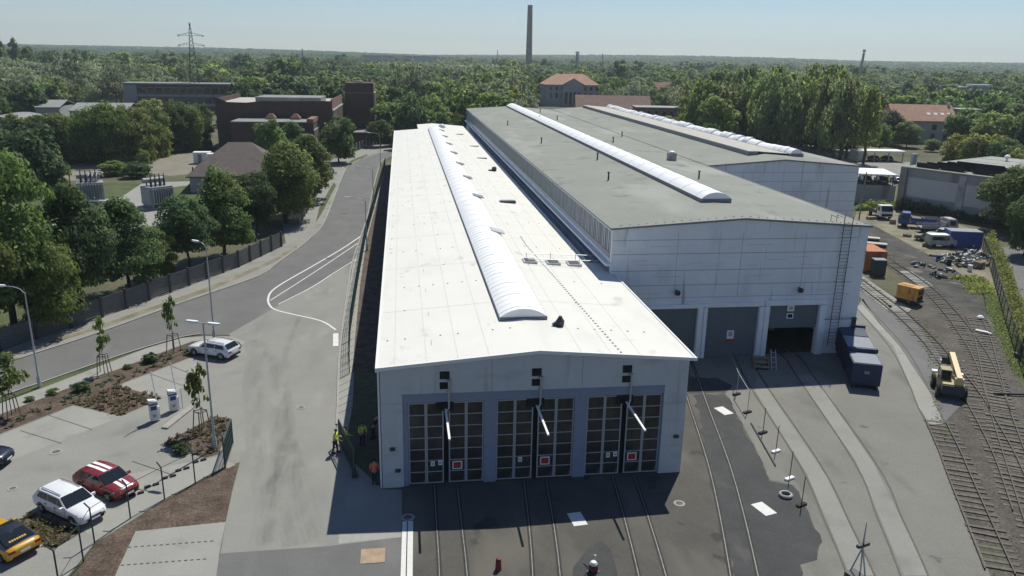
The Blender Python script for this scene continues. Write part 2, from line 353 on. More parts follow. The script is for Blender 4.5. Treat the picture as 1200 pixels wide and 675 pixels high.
# --- road with its kerbs
far_k = px((-330, 545), (-120, 462), (0, 428), (41, 414.5), (112, 391.6), (205, 358), (300, 325), (324, 309), (352, 289), (364, 278.7), (378.7, 262.7), (393, 228), (399, 212), (407, 195.7), (423.6, 186), (445, 180), (500, 174.5))
near_k = px((-330, 610), (-120, 521), (0, 466), (47, 449.5), (117, 425), (169, 408), (213, 395.5), (235, 392), (271, 393), (300, 404))
right_k = px((412, 312), (423, 277), (431, 252), (438, 218.5), (446.4, 190.8), (458, 183.4), (500, 177.5))
sheet('pavement_far', far_k+px((470, 167), (440, 170), (410, 176), (391, 186), (372, 205), (352, 215), (330, 258), (335, 285), (300, 302), (200, 337), (0, 412), (-120, 448), (-330, 520)), LZ(2), 'concrete', 'pale pavement beneath the panel fence', 'pavement')
sheet('road', far_k+right_k[::-1]+near_k[::-1], LZ(4), 'asphalt', 'grey asphalt road curving up past the white roofed hall', 'road')
sheet('driveway', px((268, 392), (412, 309), (404, 400), (394.5, 470), (394, 500), (412, 540), (449, 574), (471, 574), (471, 630), (384, 641), (258, 650), (268, 592), (281, 542), (284, 450), (290, 415)), LZ(5), 'drive', 'tyre marked concrete driveway between parking area and hall', 'driveway')
sheet('pavement_near', px((-120, 528), (0, 473), (47, 456), (120, 428), (171, 408.4), (213, 396.2), (240, 394), (272, 394.5), (288, 401), (284, 404), (262, 397), (240, 398.5), (225, 400.5), (198, 410), (142, 431.7), (96, 448.7), (63.6, 461.7), (0, 486), (-120, 545)), LZ(6), 'slab', 'pale footpath between the road verge and the mulch bed', 'pavement')
sheet('verge', px((-120, 521.5), (0, 466.5), (47, 450), (117, 425.6), (171, 408.2), (120, 428), (47, 456), (0, 473), (-120, 528)), LZ(7), 'grass', 'narrow grass verge between road and footpath', 'grass', 'stuff')
sheet('far_verge', px((312, 308), (346.7, 288.7), (349, 289.5), (322, 307), (250, 339), (120, 384), (60, 403), (58, 400), (118, 381), (248, 335)), LZ(5), 'drygrass', 'thin dry verge along the far kerb', 'grass', 'stuff')
sheet('curve_verge', px((370, 261), (377, 250), (394, 217), (391, 214), (385, 224), (374, 244)), LZ(5), 'grass', 'grass strip in the far pavement on the bend', 'grass', 'stuff')
sheet('top_verge', px((403, 196), (412, 187.5), (430, 181), (431, 183), (416, 189), (407, 197)), LZ(5), 'grass', 'grass edge at the top of the road bend', 'grass', 'stuff')
sheet('parking', px((-330, 690), (-120, 560), (0, 509), (86, 475), (142, 488), (190, 467), (136.4, 452), (225, 418.5), (284.6, 403.7), (290, 415), (284, 450), (281, 542), (251, 553), (193, 587), (111, 637), (60, 700), (-200, 800)), LZ(6), 'concrete', 'pale concrete parking area', 'parking')
for k, q in enumerate([((0, 511), (86, 476.5), (141, 489), (60, 522), (0, 545)), ((138, 452.5), (225, 420), (243, 441), (191, 466)), ((196, 547), (242, 538), (258, 535), (276, 545), (112, 634), (60, 590), (110, 565))]):
    sheet('parking_bay', px(*q), LZ(7), 'slab', ['light paved parking bays beside the mulch bed on the left', 'light paved parking bay in front of the white estate car by the bed', 'light paved parking bays below the planted island'][k], 'parking bay')
b = MB()
for p, q in [((57, 487), (108, 504)), ((24, 505), (72, 520)), ((175, 438), (222, 455)), ((200, 429), (235, 443)), ((155, 541), (205, 558)), ((145, 513), (168, 499))]:
    ribbon(b, px(p, q), .07, LZ(8))
tag(b.build('bay_marking', 'joint'), 'dark joint lines dividing the parking bays', 'marking', None, 'structure')
def kerbline(pts, label, w=.16, h=.10):
    b = MB(); ribbon(b, curve(pts), w, 0, h); tag(b.build('kerb', 'kerb'), label, 'kerb', None, 'structure')
b = MB(); k = 0
for pts in (((300, 398), (320, 428), (333, 470), (336, 520), (334, 560), (336, 600), (346, 640)), ((337, 520), (349, 560), (363, 610), (372, 638)), ((332, 535), (316, 580), (305, 640)), ((304, 408), (300, 470), (302, 530), (312, 580)), ((322, 470), (326, 520), (322, 570), (318, 636)), ((352, 372), (338, 410), (336, 450), (340, 500), (352, 548))):
    for j in range(2): ribbon(b, curve(px(*pts), .8), (1.3, .6)[j]*(1 if k < 4 else .6), LZ(5)+.0006+.0016*(k*2+j), None, 0, rnd.uniform(-.1, .1))
    k += 1
tag(b.build('tyre_marks', 'tyremark'), 'dark tyre marks fanning down the driveway', 'tyre marks', None, 'stuff')
kerbline(far_k, 'kerb along the far side of the road')
kerbline(near_k[:8], 'kerb along the near verge of the road')
kerbline(right_k[1:], 'kerb on the hall side of the road')
kerbline(px((423, 277), (412, 312), (403, 372), (397.5, 420), (395.5, 480), (394.5, 498)), 'kerb beside the slab path along the white roofed hall')
mk = px((423.5, 276.5), (402, 291), (370, 310), (335, 330), (319, 341), (314.5, 349), (315, 356), (322, 363), (345, 369), (368, 374), (382, 379), (393.5, 387))
b = MB(); ribbon(b, curve(mk, .6), .22, LZ(9))
ribbon(b, curve(px((420.5, 284.5), (390, 305), (355, 328), (316.5, 352.5))), .14, LZ(9)); ribbon(b, curve(px((417.5, 304), (390, 321), (365, 337), (326, 357))), .14, LZ(9))
ribbon(b, px((393.5, 391), (393.5, 406)), .5, LZ(9))
tag(b.build('road_marking', 'paint'), 'white hatched lines on the road at the driveway mouth', 'marking', None, 'structure')
sheet('slab_path', px((431, 254), (424, 277), (413, 312), (404, 372), (398.5, 420), (396, 480), (395, 512), (404, 525), (413, 478), (415, 440), (421, 360), (432, 300), (443, 250), (452, 195), (440, 222)), LZ(7), 'slab', 'slab path between kerb and green fence beside the hall', 'path')
b = MB()
for i in range(26):
    y = 482-i*8.; 
    if y < 290: break
    xa = 396+max(0, (470-y))*.05+max(0, 380-y)*.16; ribbon(b, px((xa, y+3), (xa+17-(470-y)*.03, y-5)), .06, LZ(8))
tag(b.build('path_joint', 'joint'), 'dark joints across the slab path', 'joint', None, 'structure')
sheet('mulch_strip', [(-.02, 19), (-.02, 152), (-2.4, 152), (-3.0, 110), (-3.75, 70), (-3.6, 47), (-3.2, 28), (-2.95, 19)], LZ(8), 'mulch', 'reddish mulch strip between the green fence and the hall wall', 'mulch', 'stuff')
sheet('mulch_bed', px((-120, 545), (0, 486), (63.6, 461.7), (96, 448.7), (142, 431.7), (198, 410), (225, 400.5), (240, 398.5), (262, 397), (280, 401), (284, 406), (275, 409), (225, 418.5), (136.4, 452), (190, 467), (142, 488), (86, 475), (0, 509), (-120, 560)), LZ(8), 'mulch', 'brown mulch bed with dry plants along the parking area', 'mulch', 'stuff')
sheet('island_bed', px((187, 522), (252, 488), (271, 491), (256.5, 533), (240, 537)), LZ(8), 'mulch', 'planted island bed at the parking entrance', 'mulch', 'stuff')
sheet('corner_bed', px((8, 617), (38, 601), (97, 624), (62, 645)), LZ(8), 'mulch', 'planted bed between the yellow car and white estate car', 'mulch', 'stuff')
sheet('fence_mulch', px((80, 690), (111, 637), (193, 586.6), (251, 553), (279, 546), (271, 582), (264.5, 612), (159, 623), (128, 690)), LZ(8), 'mulch', 'brown mulch slope behind the wire fence', 'mulch', 'stuff')
sheet('lower_slab', px((159, 623), (264.5, 612), (257, 650), (250, 700), (122, 700)), LZ(7), 'slab', 'pale slab paving at the lower edge of the mulch slope', 'paving')
b = MB()
for y in (640, 661):
    for i in range(14): ribbon(b, px((150-(y-640)*.4+i*7.4, y+2-i*.55), (154-(y-640)*.4+i*7.4, y+1.7-i*.55)), .10, LZ(8))
tag(b.build('drain_slot', 'joint'), 'rows of dark drain slots in the slab paving', 'drain', None, 'structure')
# --- yard in front of the three doors
sheet('yard_strip', px((258, 649), (384, 640.5), (471, 630), (471, 700), (245, 700)), LZ(6), 'asphalt', 'plain asphalt strip in front of the driveway', 'asphalt')
sheet('white_strip', px((397, 626), (470, 622), (470, 630), (397, 638)), LZ(7), 'kerb', 'pale concrete edging strip at the corner of the hall', 'edging')
sheet('yard', [(1.15, .02), (19.26, .02), (19.4, 16)]+px((808, 440), (850, 461), (884, 523.5), (902, 562), (930, 569), (944, 593), (961, 635), (957, 656), (937, 662), (935, 720), (471, 720)), LZ(8), 'yard', 'worn brown asphalt yard in front of the three doors', 'yard')
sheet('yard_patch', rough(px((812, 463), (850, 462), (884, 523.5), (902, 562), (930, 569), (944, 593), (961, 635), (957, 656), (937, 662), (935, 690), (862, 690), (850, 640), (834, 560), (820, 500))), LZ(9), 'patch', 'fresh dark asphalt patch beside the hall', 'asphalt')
sheet('foot_patch', rough(px((808, 443), (840, 443), (857, 452), (850, 460), (808, 462)), .15), LZ(9), 'patch', 'dark asphalt patch at the foot of the tall hall', 'asphalt')  # darker asphalt than the ground around it
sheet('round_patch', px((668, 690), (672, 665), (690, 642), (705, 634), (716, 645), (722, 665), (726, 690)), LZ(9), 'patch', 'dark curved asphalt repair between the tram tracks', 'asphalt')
sheet('edging_curb', rough(px((850, 459), (856, 459), (888, 508), (905, 545), (916, 566), (902, 563.5), (884, 524)), .1), LZ(10), 'apron', 'pale concrete edge along the dark asphalt', 'edging')
sheet('apron', px((808, 419), (998, 410))+px((1004, 360), (1011, 350), (1048, 406.7), (1077, 478.7), (1089, 501), (1113, 560), (1158, 669), (1180, 720), (935, 720), (937, 662), (957, 656), (961, 635), (944, 593), (930, 569), (902, 562), (884, 523.5), (850, 461), (808, 440)), LZ(6), 'apron', 'broad concrete apron in front of the tall pale hall', 'apron')
for k, (a, c) in enumerate([((884, 945, 996, 1024, 969.4, 888), (457, 555, 675, 675, 560, 440)), ((934, 1003, 1060, 1089, 1024, 953), (440, 541, 675, 675, 544, 440))]):
    sheet('track_slab', px(*zip(a, c)), LZ(7), 'concrete', ['pale concrete infill of the left track on the apron', 'pale concrete infill of the right track on the apron'][k], 'paving')
sheet('far_apron', px((996, 330), (1010, 320), (1062, 366), (1090, 400), (1118, 440), (1131, 470), (1105, 497), (1093, 470), (1053, 406), (1010, 352)), LZ(6), 'asphalt', 'grey asphalt between the crossing slabs and the track', 'asphalt')
sheet('crossing_slab', px((1003, 360), (1010.5, 357), (1054, 406), (1096, 470), (1105, 497), (1089, 498), (1077, 478), (1047, 406)), LZ(8), 'slab', 'curving pale crossing slab beside the tall hall', 'paving')
sheet('crossing_slab', px((1004, 336), (1009, 333), (1046, 360), (1040, 364)), LZ(8), 'slab', 'short pale crossing slab nearest the orange container', 'paving')
sheet('crossing_slab', px((1006, 327), (1011, 324), (1068, 363), (1060, 368), (1048, 366)), LZ(8), 'slab', 'long pale crossing slab in front of the orange container', 'paving')
sheet('crossing_slab', px((1054, 318), (1066, 317), (1093, 334), (1082, 340)), LZ(8), 'slab', 'pale crossing slab behind the ochre wagon', 'paving')
sheet('dry_ground', px((1000, 262), (1005, 244), (1050, 246), (1120, 262), (1160, 275), (1200, 372), (1230, 440), (1190, 440), (1150, 360), (1100, 336), (1015, 300)), LZ(2), 'drygrass', 'dry trampled ground around the scrap and parked lorries', 'ground', 'stuff')
sheet('cinder_path', px((1000, 262), (1022, 263), (1068, 288), (1110, 310), (1152, 340), (1158, 372), (1120, 360), (1085, 336), (1040, 300), (1004, 280)), LZ(4), 'soot', 'black cinder path curving between tracks and scrap', 'path')
sheet('ballast', px((1040, 299), (1067, 312), (1093, 333), (1120, 352), (1153, 368), (1180, 410), (1230, 520), (1260, 720), (1178, 720), (1113, 562), (1090, 500), (1105, 497), (1131, 470), (1118, 440), (1090, 400), (1058, 366), (1084, 345), (1040, 315)), LZ(3), 'ballast', 'dark grey ballast under the converging railway tracks', 'ballast', 'stuff')
sheet('fence_grass', px((1148, 330), (1163, 335), (1205, 440), (1240, 540), (1215, 490), (1180, 415), (1158, 372)), LZ(4), 'grass', 'weedy grass strip along the right fence', 'grass', 'stuff')
sheet('side_road', px((1172, 290), (1190, 288), (1300, 300), (1300, 420), (1225, 410)), LZ(3), 'asphalt', 'grey side road beyond the hedge', 'road')
sheet('upper_yard', px((1003, 204), (1005, 190), (1075, 190), (1075, 200), (1058, 206)), LZ(3), 'concrete', 'pale yard in front of the carport', 'yard')
sheet('town_yard', px((860, 178), (880, 160), (1000, 162), (1000, 192)), LZ(2), 'concrete', 'pale car park behind the poplars', 'yard')

# --- rails
def track(name, label, ctr, sleepers, m='rail', h=(.0, .15), gauge=1.435, rw=.075, grp=None, ends=(-1.2, 1.2)):
    c = curve(ctr, 1.2); t = thing(name, label, 'track', (c[0].x, c[0].y, 0), 0, grp); t['kind'] = 'thing'
    o = c[0]; loc = [p-o for p in c]
    for s_ in (-1, 1):
        b = MB(); ribbon(b, loc, rw, h[0], h[1], 0, s_*gauge/2); b.build('rail', m, t)
    if sleepers:
        base = None; acc = 0.; k = 0
        for i in range(len(loc)-1):
            d = loc[i+1]-loc[i]
            while acc < d.length and k < 100:
                p = loc[i]+d.normalized()*acc; an = math.atan2(d.y, d.x)
                if base is None:
                    bb = MB(); bb.box(-.12, ends[0], .0, .12, ends[1], .085); base = bb.build('sleeper', 'sleeper', t); so = base
                else: so = base.copy(); COL.objects.link(so); so.parent = t
                so.location = (p.x, p.y, rnd.uniform(-.055, .006)); so.rotation_euler.z = an+rnd.uniform(-.06, .06); so.scale = (rnd.uniform(.85, 1.15), rnd.uniform(.93, 1.05), 1); acc += sleepers*rnd.choice((1, 1, 1, 1, 1, 1, 1.5, 1)); k += 1
            acc -= d.length
    return t
track('railway_track', 'long ballasted track sweeping from the crossing slab down past the hedge', [(70, 57.6), (67.5, 53.2), (66.3, 47.8), (64, 39.2), (60.5, 30.2), (56.8, 22.2), (53.2, 15.4), (47.7, 6.7), (43, -.8), (39.2, -6.9), (35.8, -12.4)], .72)
track('railway_track', 'ballasted track passing behind the yellow machine into the switch', [(58.4, 47.5), (57.2, 42), (55.0, 31.2), (52.4, 22.2), (50.4, 17), (48.1, 11), (46.0, 6.5), (42.5, -.4), (38.6, -7)], .74)
track('railway_track', 'short rail siding starting at the white sheet by the weedy strip', [(62.3, 29), (58.4, 22.6), (54.4, 16.6), (51.4, 12.2), (47.7, 6.7)], .74)
track('railway_track', 'ballasted track along the edge of the concrete apron', [(41.3, 5.4), (39.2, .9), (37, -3.5), (32.8, -12.1)], .68, ends=(-.8, 1.25))
def groove(label, ctr, m='rail', grp=None):
    t = track('tram_track', label, ctr, 0, m, (0, .052), 1.435, .05 if m != 'rail' else .10, grp)
    if m != 'rail':
        c = curve(ctr, 1.2); loc = [p-c[0] for p in c]
        for s_ in (-1, 1): b = MB(); ribbon(b, loc, .26, 0, .046, 0, s_*1.435/2); b.build('rail_groove', 'groove', t)
    return t
groove('curving tram track with two rusty rails in the slab beside the tall hall', [(52.0, 33.4), (48.2, 21), (44.6, 12.5), (42.4, 8.0), (41.3, 5.4)])
groove('tram track leading to the middle closed shutter', [(32.1, 19.6), (30.8, 13.9), (28.4, .1), (26.6, -6.6), (25.2, -11.5), (23, -18)])
groove('tram track leading into the half open shutter', [(36.8, 28), (36.7, 19.7), (35.7, 15), (32.3, -.05), (30, -6.5), (28.4, -10.9), (26, -17)])
groove('shiny tram track in dark asphalt beside the white roofed hall', [(26.4, 19.6), (24.3, 10.2), (21.95, -.4), (19.0, -10.8), (16.9, -17)], 'railshine')
groove('tram track leading to the first folding door', [(3.9, -.05), (3.85, -5), (3.8, -9.1), (3.5, -16)], 'railshine')
groove('tram track leading to the middle folding door', [(9.6, -.05), (9.15, -5.1), (8.65, -9.5), (7.7, -16)], 'railshine')
groove('tram track leading to the last folding door', [(15.4, -.05), (14.85, -5), (14.15, -10.3), (13.2, -16)], 'railshine')
# drain channel strips beside the yard, steel plates, manholes
b = MB(); b.box(0, 0, 0, .62, 6, .02); b.box(.26, 0, .02, .32, 6, .024, 1)
o = b.build('drain_channel', ['paint', 'joint'], None, G(469, 690)+Vector((0, 0, .03))); o.rotation_euler.z = math.atan2(G(470, 631).y-G(468, 690).y, G(470, 631).x-G(468, 690).x)-PI/2
tag(o, 'white drainage channel at the left edge of the asphalt yard', 'drain')
for x, y, r, lb in [(848, 482, .15, 'white steel plate in dark asphalt nearest the tall hall'), (895, 597, .12, 'white steel plate in dark asphalt near the tyre'), (676.5, 609, .05, 'white steel plate half in the shadow before the doors')]:
    b = MB(); b.box(-.42, -.68, 0, .42, .68, .02); o = b.build('cover_plate', 'paint', None, G(x, y)+Vector((0, 0, .036)), .27 if y != 609 else .1); tag(o, lb, 'plate', 'white cover plates')
b = MB(); b.box(-.65, -.65, 0, .65, .65, .02); tag(b.build('rust_cover', 'brownplate', None, G(437, 652)+Vector((0, 0, .03))), 'square rusty brown cover in the asphalt strip', 'cover')
for x, y, r, lb in [(66, 530, .42, 'round manhole cover in the parking lane'), (255, 413, .3, 'small round cover beside the white estate car by the bed'), (15, 573, .3, 'small round cover at the left edge of the parking lane'), (353, 478, .3, 'small round cover at the kerb of the driveway'), (796, 590.5, .35, 'pale round manhole cover at the shadow corner'), (478, 607, .4, 'round manhole cover in the shade by the first door')]:
    b = MB(); b.lathe([(r, 0), (r, .012), (r*.8, .014)], n=20); b.lathe([(r*.62, .014), (r*.62, .017)], n=20, m=1)
    tag(b.build('manhole_cover', ['kerb', 'sleeper'], None, G(x, y)+Vector((0, 0, .036))), lb, 'manhole')

# ================================================================== HALL A (white roof)
EA, RXA, RZA = 8.03, 9.63, 8.84
def roofz(x, x0=-.2, x1=19.6): return EA+(RZA-EA)*((x-x0)/(RXA-x0) if x < RXA else (x1-x)/(x1-RXA))
hA = thing('tram_hall', 'low plaster tram hall with white roof and three folding doors', 'hall')
F0 = .35
b = MB()
b.box(0, .01, 0, 1.3, F0, 6.2); b.box(17.78, .01, 0, 19.26, F0, 6.2)
b.xprism([(0, 6.2), (19.26, 6.2), (19.26, roofz(19.26)-.12), (RXA, RZA-.12), (0, roofz(0)-.12)], .01, F0)
b.box(0, F0, 0, .3, 155, 7.93); b.box(18.96, F0, 0, 19.26, 23.7, 7.93); b.box(17.6, 23.7, 0, 17.9, 168, 7.93); b.box(17.9, 23.4, 0, 18.96, 23.7, 7.93)
b.box(.3, 154.7, 0, 5.7, 155, 7.93); b.box(5.7, 155, 0, 6, 168, 7.93); b.box(6, 167.7, 0, 17.6, 168, 7.93)
b.build('wall', 'render', hA)
b = MB()
for x in (6.75, 12.4): b.box(x-.012, .0, 6.25, x+.012, .008, 8.45)
b.box(0.02, .0, 5.68, 1.28, .008, 5.71); b.box(17.8, .0, 5.0, 19.24, .008, 5.03); b.box(17.9, 0, 2.0, 19.2, .008, 2.02)
b.build('panel_joint', 'seam', hA)
b = MB(); b.box(1.3, .06, 5.68, 17.78, F0, 6.2); b.box(1.28, -.03, 6.2, 17.8, .01, 6.27)
for x0, x1 in ((1.3, 1.62), (6.3, 7.08), (12.02, 12.83), (17.72, 17.78)): b.box(x0, .1, 0, x1, F0, 5.68)
b.build('door_portal', 'blue', hA)
b = MB(); b.box(1.3, .5, .0, 17.78, .52, 6.2); b.build('dark_interior', 'black', hA)  # black sheet stands in for the unlit hall behind the doors
leafb = None
for di, (x0, x1) in enumerate(((1.62, 6.3), (7.08, 12.02), (12.83, 17.72))):
    g = .30; wl = (x1-x0-g-.1)/4
    for k in range(4):
        xa = x0+.02+k*(wl+.02)+(g if k > 1 else 0); hgt_ = 5.62 if k in (0, 3) else 5.0 if False else 5.62
        b = MB(); rows = 7; fr = .075
        b.box(0, 0, .08, fr, .07, 5.6); b.box(wl-fr, 0, .08, wl, .07, 5.6)
        for r in range(rows+1):
            z = .08+(5.6-.08-.07)*r/rows; b.box(fr, 0.005, z, wl-fr, .065, z+(.07 if r in (0, rows) else .045))
        lf = b.build('door_leaf', 'frame', hA, (xa, .18, 0))
        b = MB(); b.box(fr, .03, .12, wl-fr, .04, 5.58); b.build('glazing', 'hallglass', lf)
        if k == 2:
            b = MB(); b.box(.22, -.02, 1.0, .22+.62, 0, 1.55); b.box(.29, -.028, 1.07, .22+.55, -.02, 1.48, 1); b.build('warning_sign', ['white', 'red'], lf)
        if k == 1 and di < 3:
            for q in ((.25, 1.28), (.72, 1.33))[:2 if di != 1 else 1]:
                b = MB(); b.box(q[0], -.02, q[1], q[0]+.26, -.004, q[1]+.33); b.box(q[0]+.05, -.024, q[1]+.08, q[0]+.21, -.02, q[1]+.24, 1); b.build('notice', ['white', 'steel'], lf)
for i, (xv, dz) in enumerate(((3.87, 0), (9.52, 0), (15.25, 0))):
    b = MB(); b.box(xv-.3, -.02, 7.2, xv+.3, .0, 7.7); b.box(xv-.3, -.02, 6.55, xv+.3, 0, 7.0); b.build('wall_opening', 'black', hA)
    b = MB(); b.tube((xv+.25, -.16, 7.15), (xv+.25, -.16, 5.35), .06); b.box(xv+.1, -.15, 7.05, xv+.4, .0, 7.17); b.box(xv+.15, -.15, 6.35, xv+.35, .0, 6.45)
    b.box(xv-.55, .11, 5.05, xv+.55, .16, 5.62, 1); o = b.build('rail_bracket', ['steel', 'black'], hA)
    b = MB(); b.box(xv-.01, -4.1, 5.2, xv+.11, -.1, 5.29); b.tube((xv+.25, -.16, 5.38), (xv+.05, -.6, 5.27), .035); b.build('overhead_conductor_rail', 'white', hA)
b = MB(); b.tube((-.1, .1, 0), (-.1, .1, 7.9), .06); b.box(-.2, .02, 7.8, 0, .2, 7.95); b.build('downspout', 'membedge', hA)
for x, z in ((.65, 2.69), (18.77, 2.66), (.95, 1.2)):
    b = MB(); b.box(x-.16, -.12, z-.1, x+.16, .0, z+.1); b.build('wall_lamp', 'darksteel', hA)
# roof: two slopes, split where the hall narrows
def slope_roof(b, x0, x1, y0, y1, e0, e1, th=.12, m=0):
    P = [(x0, e0), (RXA, RZA), (x1, e1), (x1, e1-th), (RXA, RZA-th), (x0, e0-th)]; b.xprism(P, y0, y1, 'y', m)
b = MB(); slope_roof(b, -.2, 19.6, -.06, 23.7, EA, EA)
e2 = EA+(RZA-EA)*(19.6-18.1)/(19.6-RXA); slope_roof(b, -.2, 18.1, 23.7, 155, EA, e2)
b.xprism([(5.6, 8.5), (RXA, RZA-.02), (17.8, 8.14), (17.8, 8.0), (RXA, 8.7), (5.6, 8.36)], 155, 168.2)
# welded seams and fixings of the membrane
for y in [4.6+6.*i for i in range(25)]:
    for x in [.4+1.15*i for i in range(16)]:
        if 7.6 < x < 12 and y > 5.5: continue
        if rnd.random() < (.75 if int(y) % 12 < 6 else .2) and x < (17.8 if y > 23 else 19): b.box(x-.055, y-.05, roofz(x)-.005, x+.055, y+.05, roofz(x)+.04, 1)
for i in range(60):
    y = .4+i*.55
    x = 14.9-(.055*y if y < 30 else 1.6); b.box(x-.06, y-.06, roofz(x)-.005, x+.06, y+.06, roofz(x)+.05, 1)
for i in range(26):
    y = 3+i*5.9; b.box(3.2, y-.015, roofz(3.2)-.02, 3.23, y+.9, roofz(3.2)+.03, 1) if i < 8 else None
for x in [.9+1.9*i for i in range(10)]:
    if 7.5 < x < 11.6 or x > 17.6: continue
    z = roofz(x); b.box(x-.02, 0, z-.03, x+.02, 154.8, z+.006, 2)
for y in [10.6+12*i for i in range(12)]:
    for xa, xb in ((0, 7.9), (11.3, 17.6)):
        za, zb = roofz(xa), roofz(xb); b.add([(xa, y-.025, za+.007), (xb, y-.025, zb+.007), (xb, y+.025, zb+.007), (xa, y+.025, za+.007)], [(0, 1, 2, 3)], 2)
b.build('roof', ['membrane', 'dots', 'seamline'], hA)
b = MB()
for x0, x1, y0, y1 in ((-.26, -.16, -.1, 155),): b.box(x0, y0, EA-.22, x1, y1, EA+.06)
b.xprism([(-.26, EA+.07), (RXA, RZA+.07), (19.7, EA+.07), (19.7, EA-.14), (RXA, RZA-.14), (-.26, EA-.14)], -.16, -.06)
b.box(19.58, -.06, EA-.14, 19.7, 23.7, EA+.06); b.box(18.1, 23.7, EA-.05, 18.2, 155, e2+.05)
b.build('roof_edge', 'membedge', hA)
# barrel skylight
sk = MB(); SX0, SX1, SY0, SY1 = 7.95, 11.25, 6.2, 152.
def barrel(b, x0, x1, y0, y1, z0, rise, m=0, n=12, caps=True):
    cx, hw = (x0+x1)/2, (x1-x0)/2; R = (hw*hw+rise*rise)/(2*rise); a = math.asin(hw/R)
    P = [(cx+R*math.sin(-a+2*a*i/n), z0+rise-R+R*math.cos(-a+2*a*i/n)) for i in range(n+1)]
    b.xprism(P, y0, y1, 'y', m)
SZ = 8.62
b = MB(); b.box(SX0, SY0, SZ-.2, SX1, SY1, SZ+.34); skk = b.build('skylight_upstand', 'kerbmetal', hA)
b = MB(); barrel(b, SX0+.02, SX1-.02, SY0+.02, SY1-.02, SZ+.342, .58)
for i in range(50):
    y = SY0+.6+i*3.0
    if y < SY1: barrel(b, SX0-.0, SX1+.0, y, y+.05, SZ+.344, .605, 1)
    if i < 14:
        for q in (1, 2): barrel(b, SX0-.0, SX1+.0, y+q, y+q+.035, SZ+.344, .59, 1)
b.build('skylight_dome', ['dome', 'rib'], skk)
for y in (31.5, 52, 68, 83, 98, 113, 128, 142):
    b = MB(); b.xprism([(10.2, 9.42), (11.5, 9.12), (11.5, 9.22), (10.2, 9.56)], y, y+1.7); b.build('smoke_vent', 'kerbmetal' if y > 32 else 'steel', skk)
b = MB(); b.lathe([(.9, 0), (.85, .5), (.6, .85), (.2, 1.0)], (11.6, 157, 8.6), 14); b.build('roof_cowl', 'membedge', hA)
# gear lying on the white roof
def onroof(x, y): return Vector((x, y, roofz(x)+.003))
for k, (X, px_, lab) in enumerate(((12.6, 0, 'open steel roof hatch nearest the barrel skylight'), (14.7, 0, 'raised steel roof hatch in the middle of three'), (16.6, 0, 'steel roof hatch nearest the tall hall wall'))):
    t = thing('roof_hatch', lab, 'hatch', onroof(X, 22.6), 0, 'steel hatches on the white roof')
    b = MB(); b.box(-.6, -.7, -.03, .6, .7, .16); b.build('hatch_frame', 'steel', t)
    b = MB(); b.box(-.45, -.55, .165, .45, .55, .19); b.build('hatch_lid', 'darksteel', t)
b = MB()
for y, z in ((23.3, .55), (21.7, .45)):
    b.tube((12.3, y, roofz(12.3)+z), (18.6, y+.1, roofz(12.3)+z-.3), .03)
    for x in (12.4, 14.6, 16.9): b.tube((x, y, roofz(x)+.0), (x, y, roofz(12.3)+z+.05), .025)
tag(b.build('roof_rail', 'steel'), 'thin steel guard rails crossing the white roof by the hatches', 'railing')
b = MB(); b.lathe([(.26, 0), (.3, .35), (.2, .5), (.1, .7)], n=12); b.tube((-.15, 0, .3), (-.5, -.1, .1), .14); tag(b.build('roof_outlet', 'darksteel', None, onroof(11.9, 5.0)), 'dark roof outlet beside the skylight end', 'roof outlet')
b = MB(); b.lathe([(.35, 0), (.4, .5), (.25, .7)], n=12); b.box(-.9, -.3, 0, -.3, .3, .25); tag(b.build('roof_fan', 'darksteel', None, onroof(16.2, 82)), 'dark fan housing far up the white roof', 'roof fan')
b = MB(); b.box(-1, -.5, 0, 1, .5, .2); b.box(-.8, -.3, .2, .8, .35, .32, 1); tag(b.build('roof_hatch', ['greensteel', 'steel'], None, onroof(14.6, 53)), 'low green hatch in the middle of the white roof', 'hatch')
for i, (x, y) in enumerate(((15.8, 98), (16.2, 118), (14.9, 142))):
    b = MB(); b.box(-.9, -.25, 0, .9, .25, .16); tag(b.build('roof_slab', 'dots', None, onroof(x, y)), 'thin grey slab lying on the far part of the white roof', 'slab', 'grey slabs on the white roof')

# ================================================================== HALL B (tall, grey roof)
hB = thing('tall_hall', 'tall pale panel hall with grey gabled roof and three shutters', 'hall', (0, 0, 0))
BX0, BX1, BY, BY1, BE, BR = 19.3, 42.9, 20.0, 177., 11.95, 12.75
BC = (BX0+BX1)/2
ops = [(23.2, 27.5, 4.72, 0), (28.42, 33.3, 4.75, 0), (34.3, 39.1, 4.8, 2.6)]
b = MB(); x = BX0
for x0, x1, h_, o_ in ops: b.box(x, BY, 0, x0, BY+.4, 5.2); b.box(x0, BY, h_, x1, BY+.4, 5.2); x = x1
b.box(x, BY, 0, BX1, BY+.4, 5.2)
b.xprism([(BX0, 5.2), (BX1, 5.2), (BX1, BE), (BC, BR), (BX0, BE)], BY, BY+.4)
b.box(BX0, BY+.4, 0, BX0+.35, BY1, 9.3); b.box(BX0, BY+.4, 11.72, BX0+.35, BY1, BE); b.box(BX1-.35, BY+.4, 0, BX1, BY1, BE); b.box(BX0+.35, BY1-.35, 0, BX1-.35, BY1, BE)
b.build('wall', 'panel', hB)
b = MB()
for x0, x1 in ((22.7, 23.18), (27.52, 28.0), (28.06, 28.4), (33.32, 33.75), (33.8, 34.28), (39.12, 39.75)): b.box(x0, BY-.22, 0, x1, BY-.002, 4.8)
b.box(22.7, BY-.22, 4.8, 28.0, BY-.002, 5.15); b.box(28.06, BY-.14, 4.86, 33.75, BY-.002, 5.2); b.box(33.8, BY-.22, 4.86, 39.75, BY-.002, 5.35)
b.build('door_surround', 'panelwhite', hB)
b = MB()
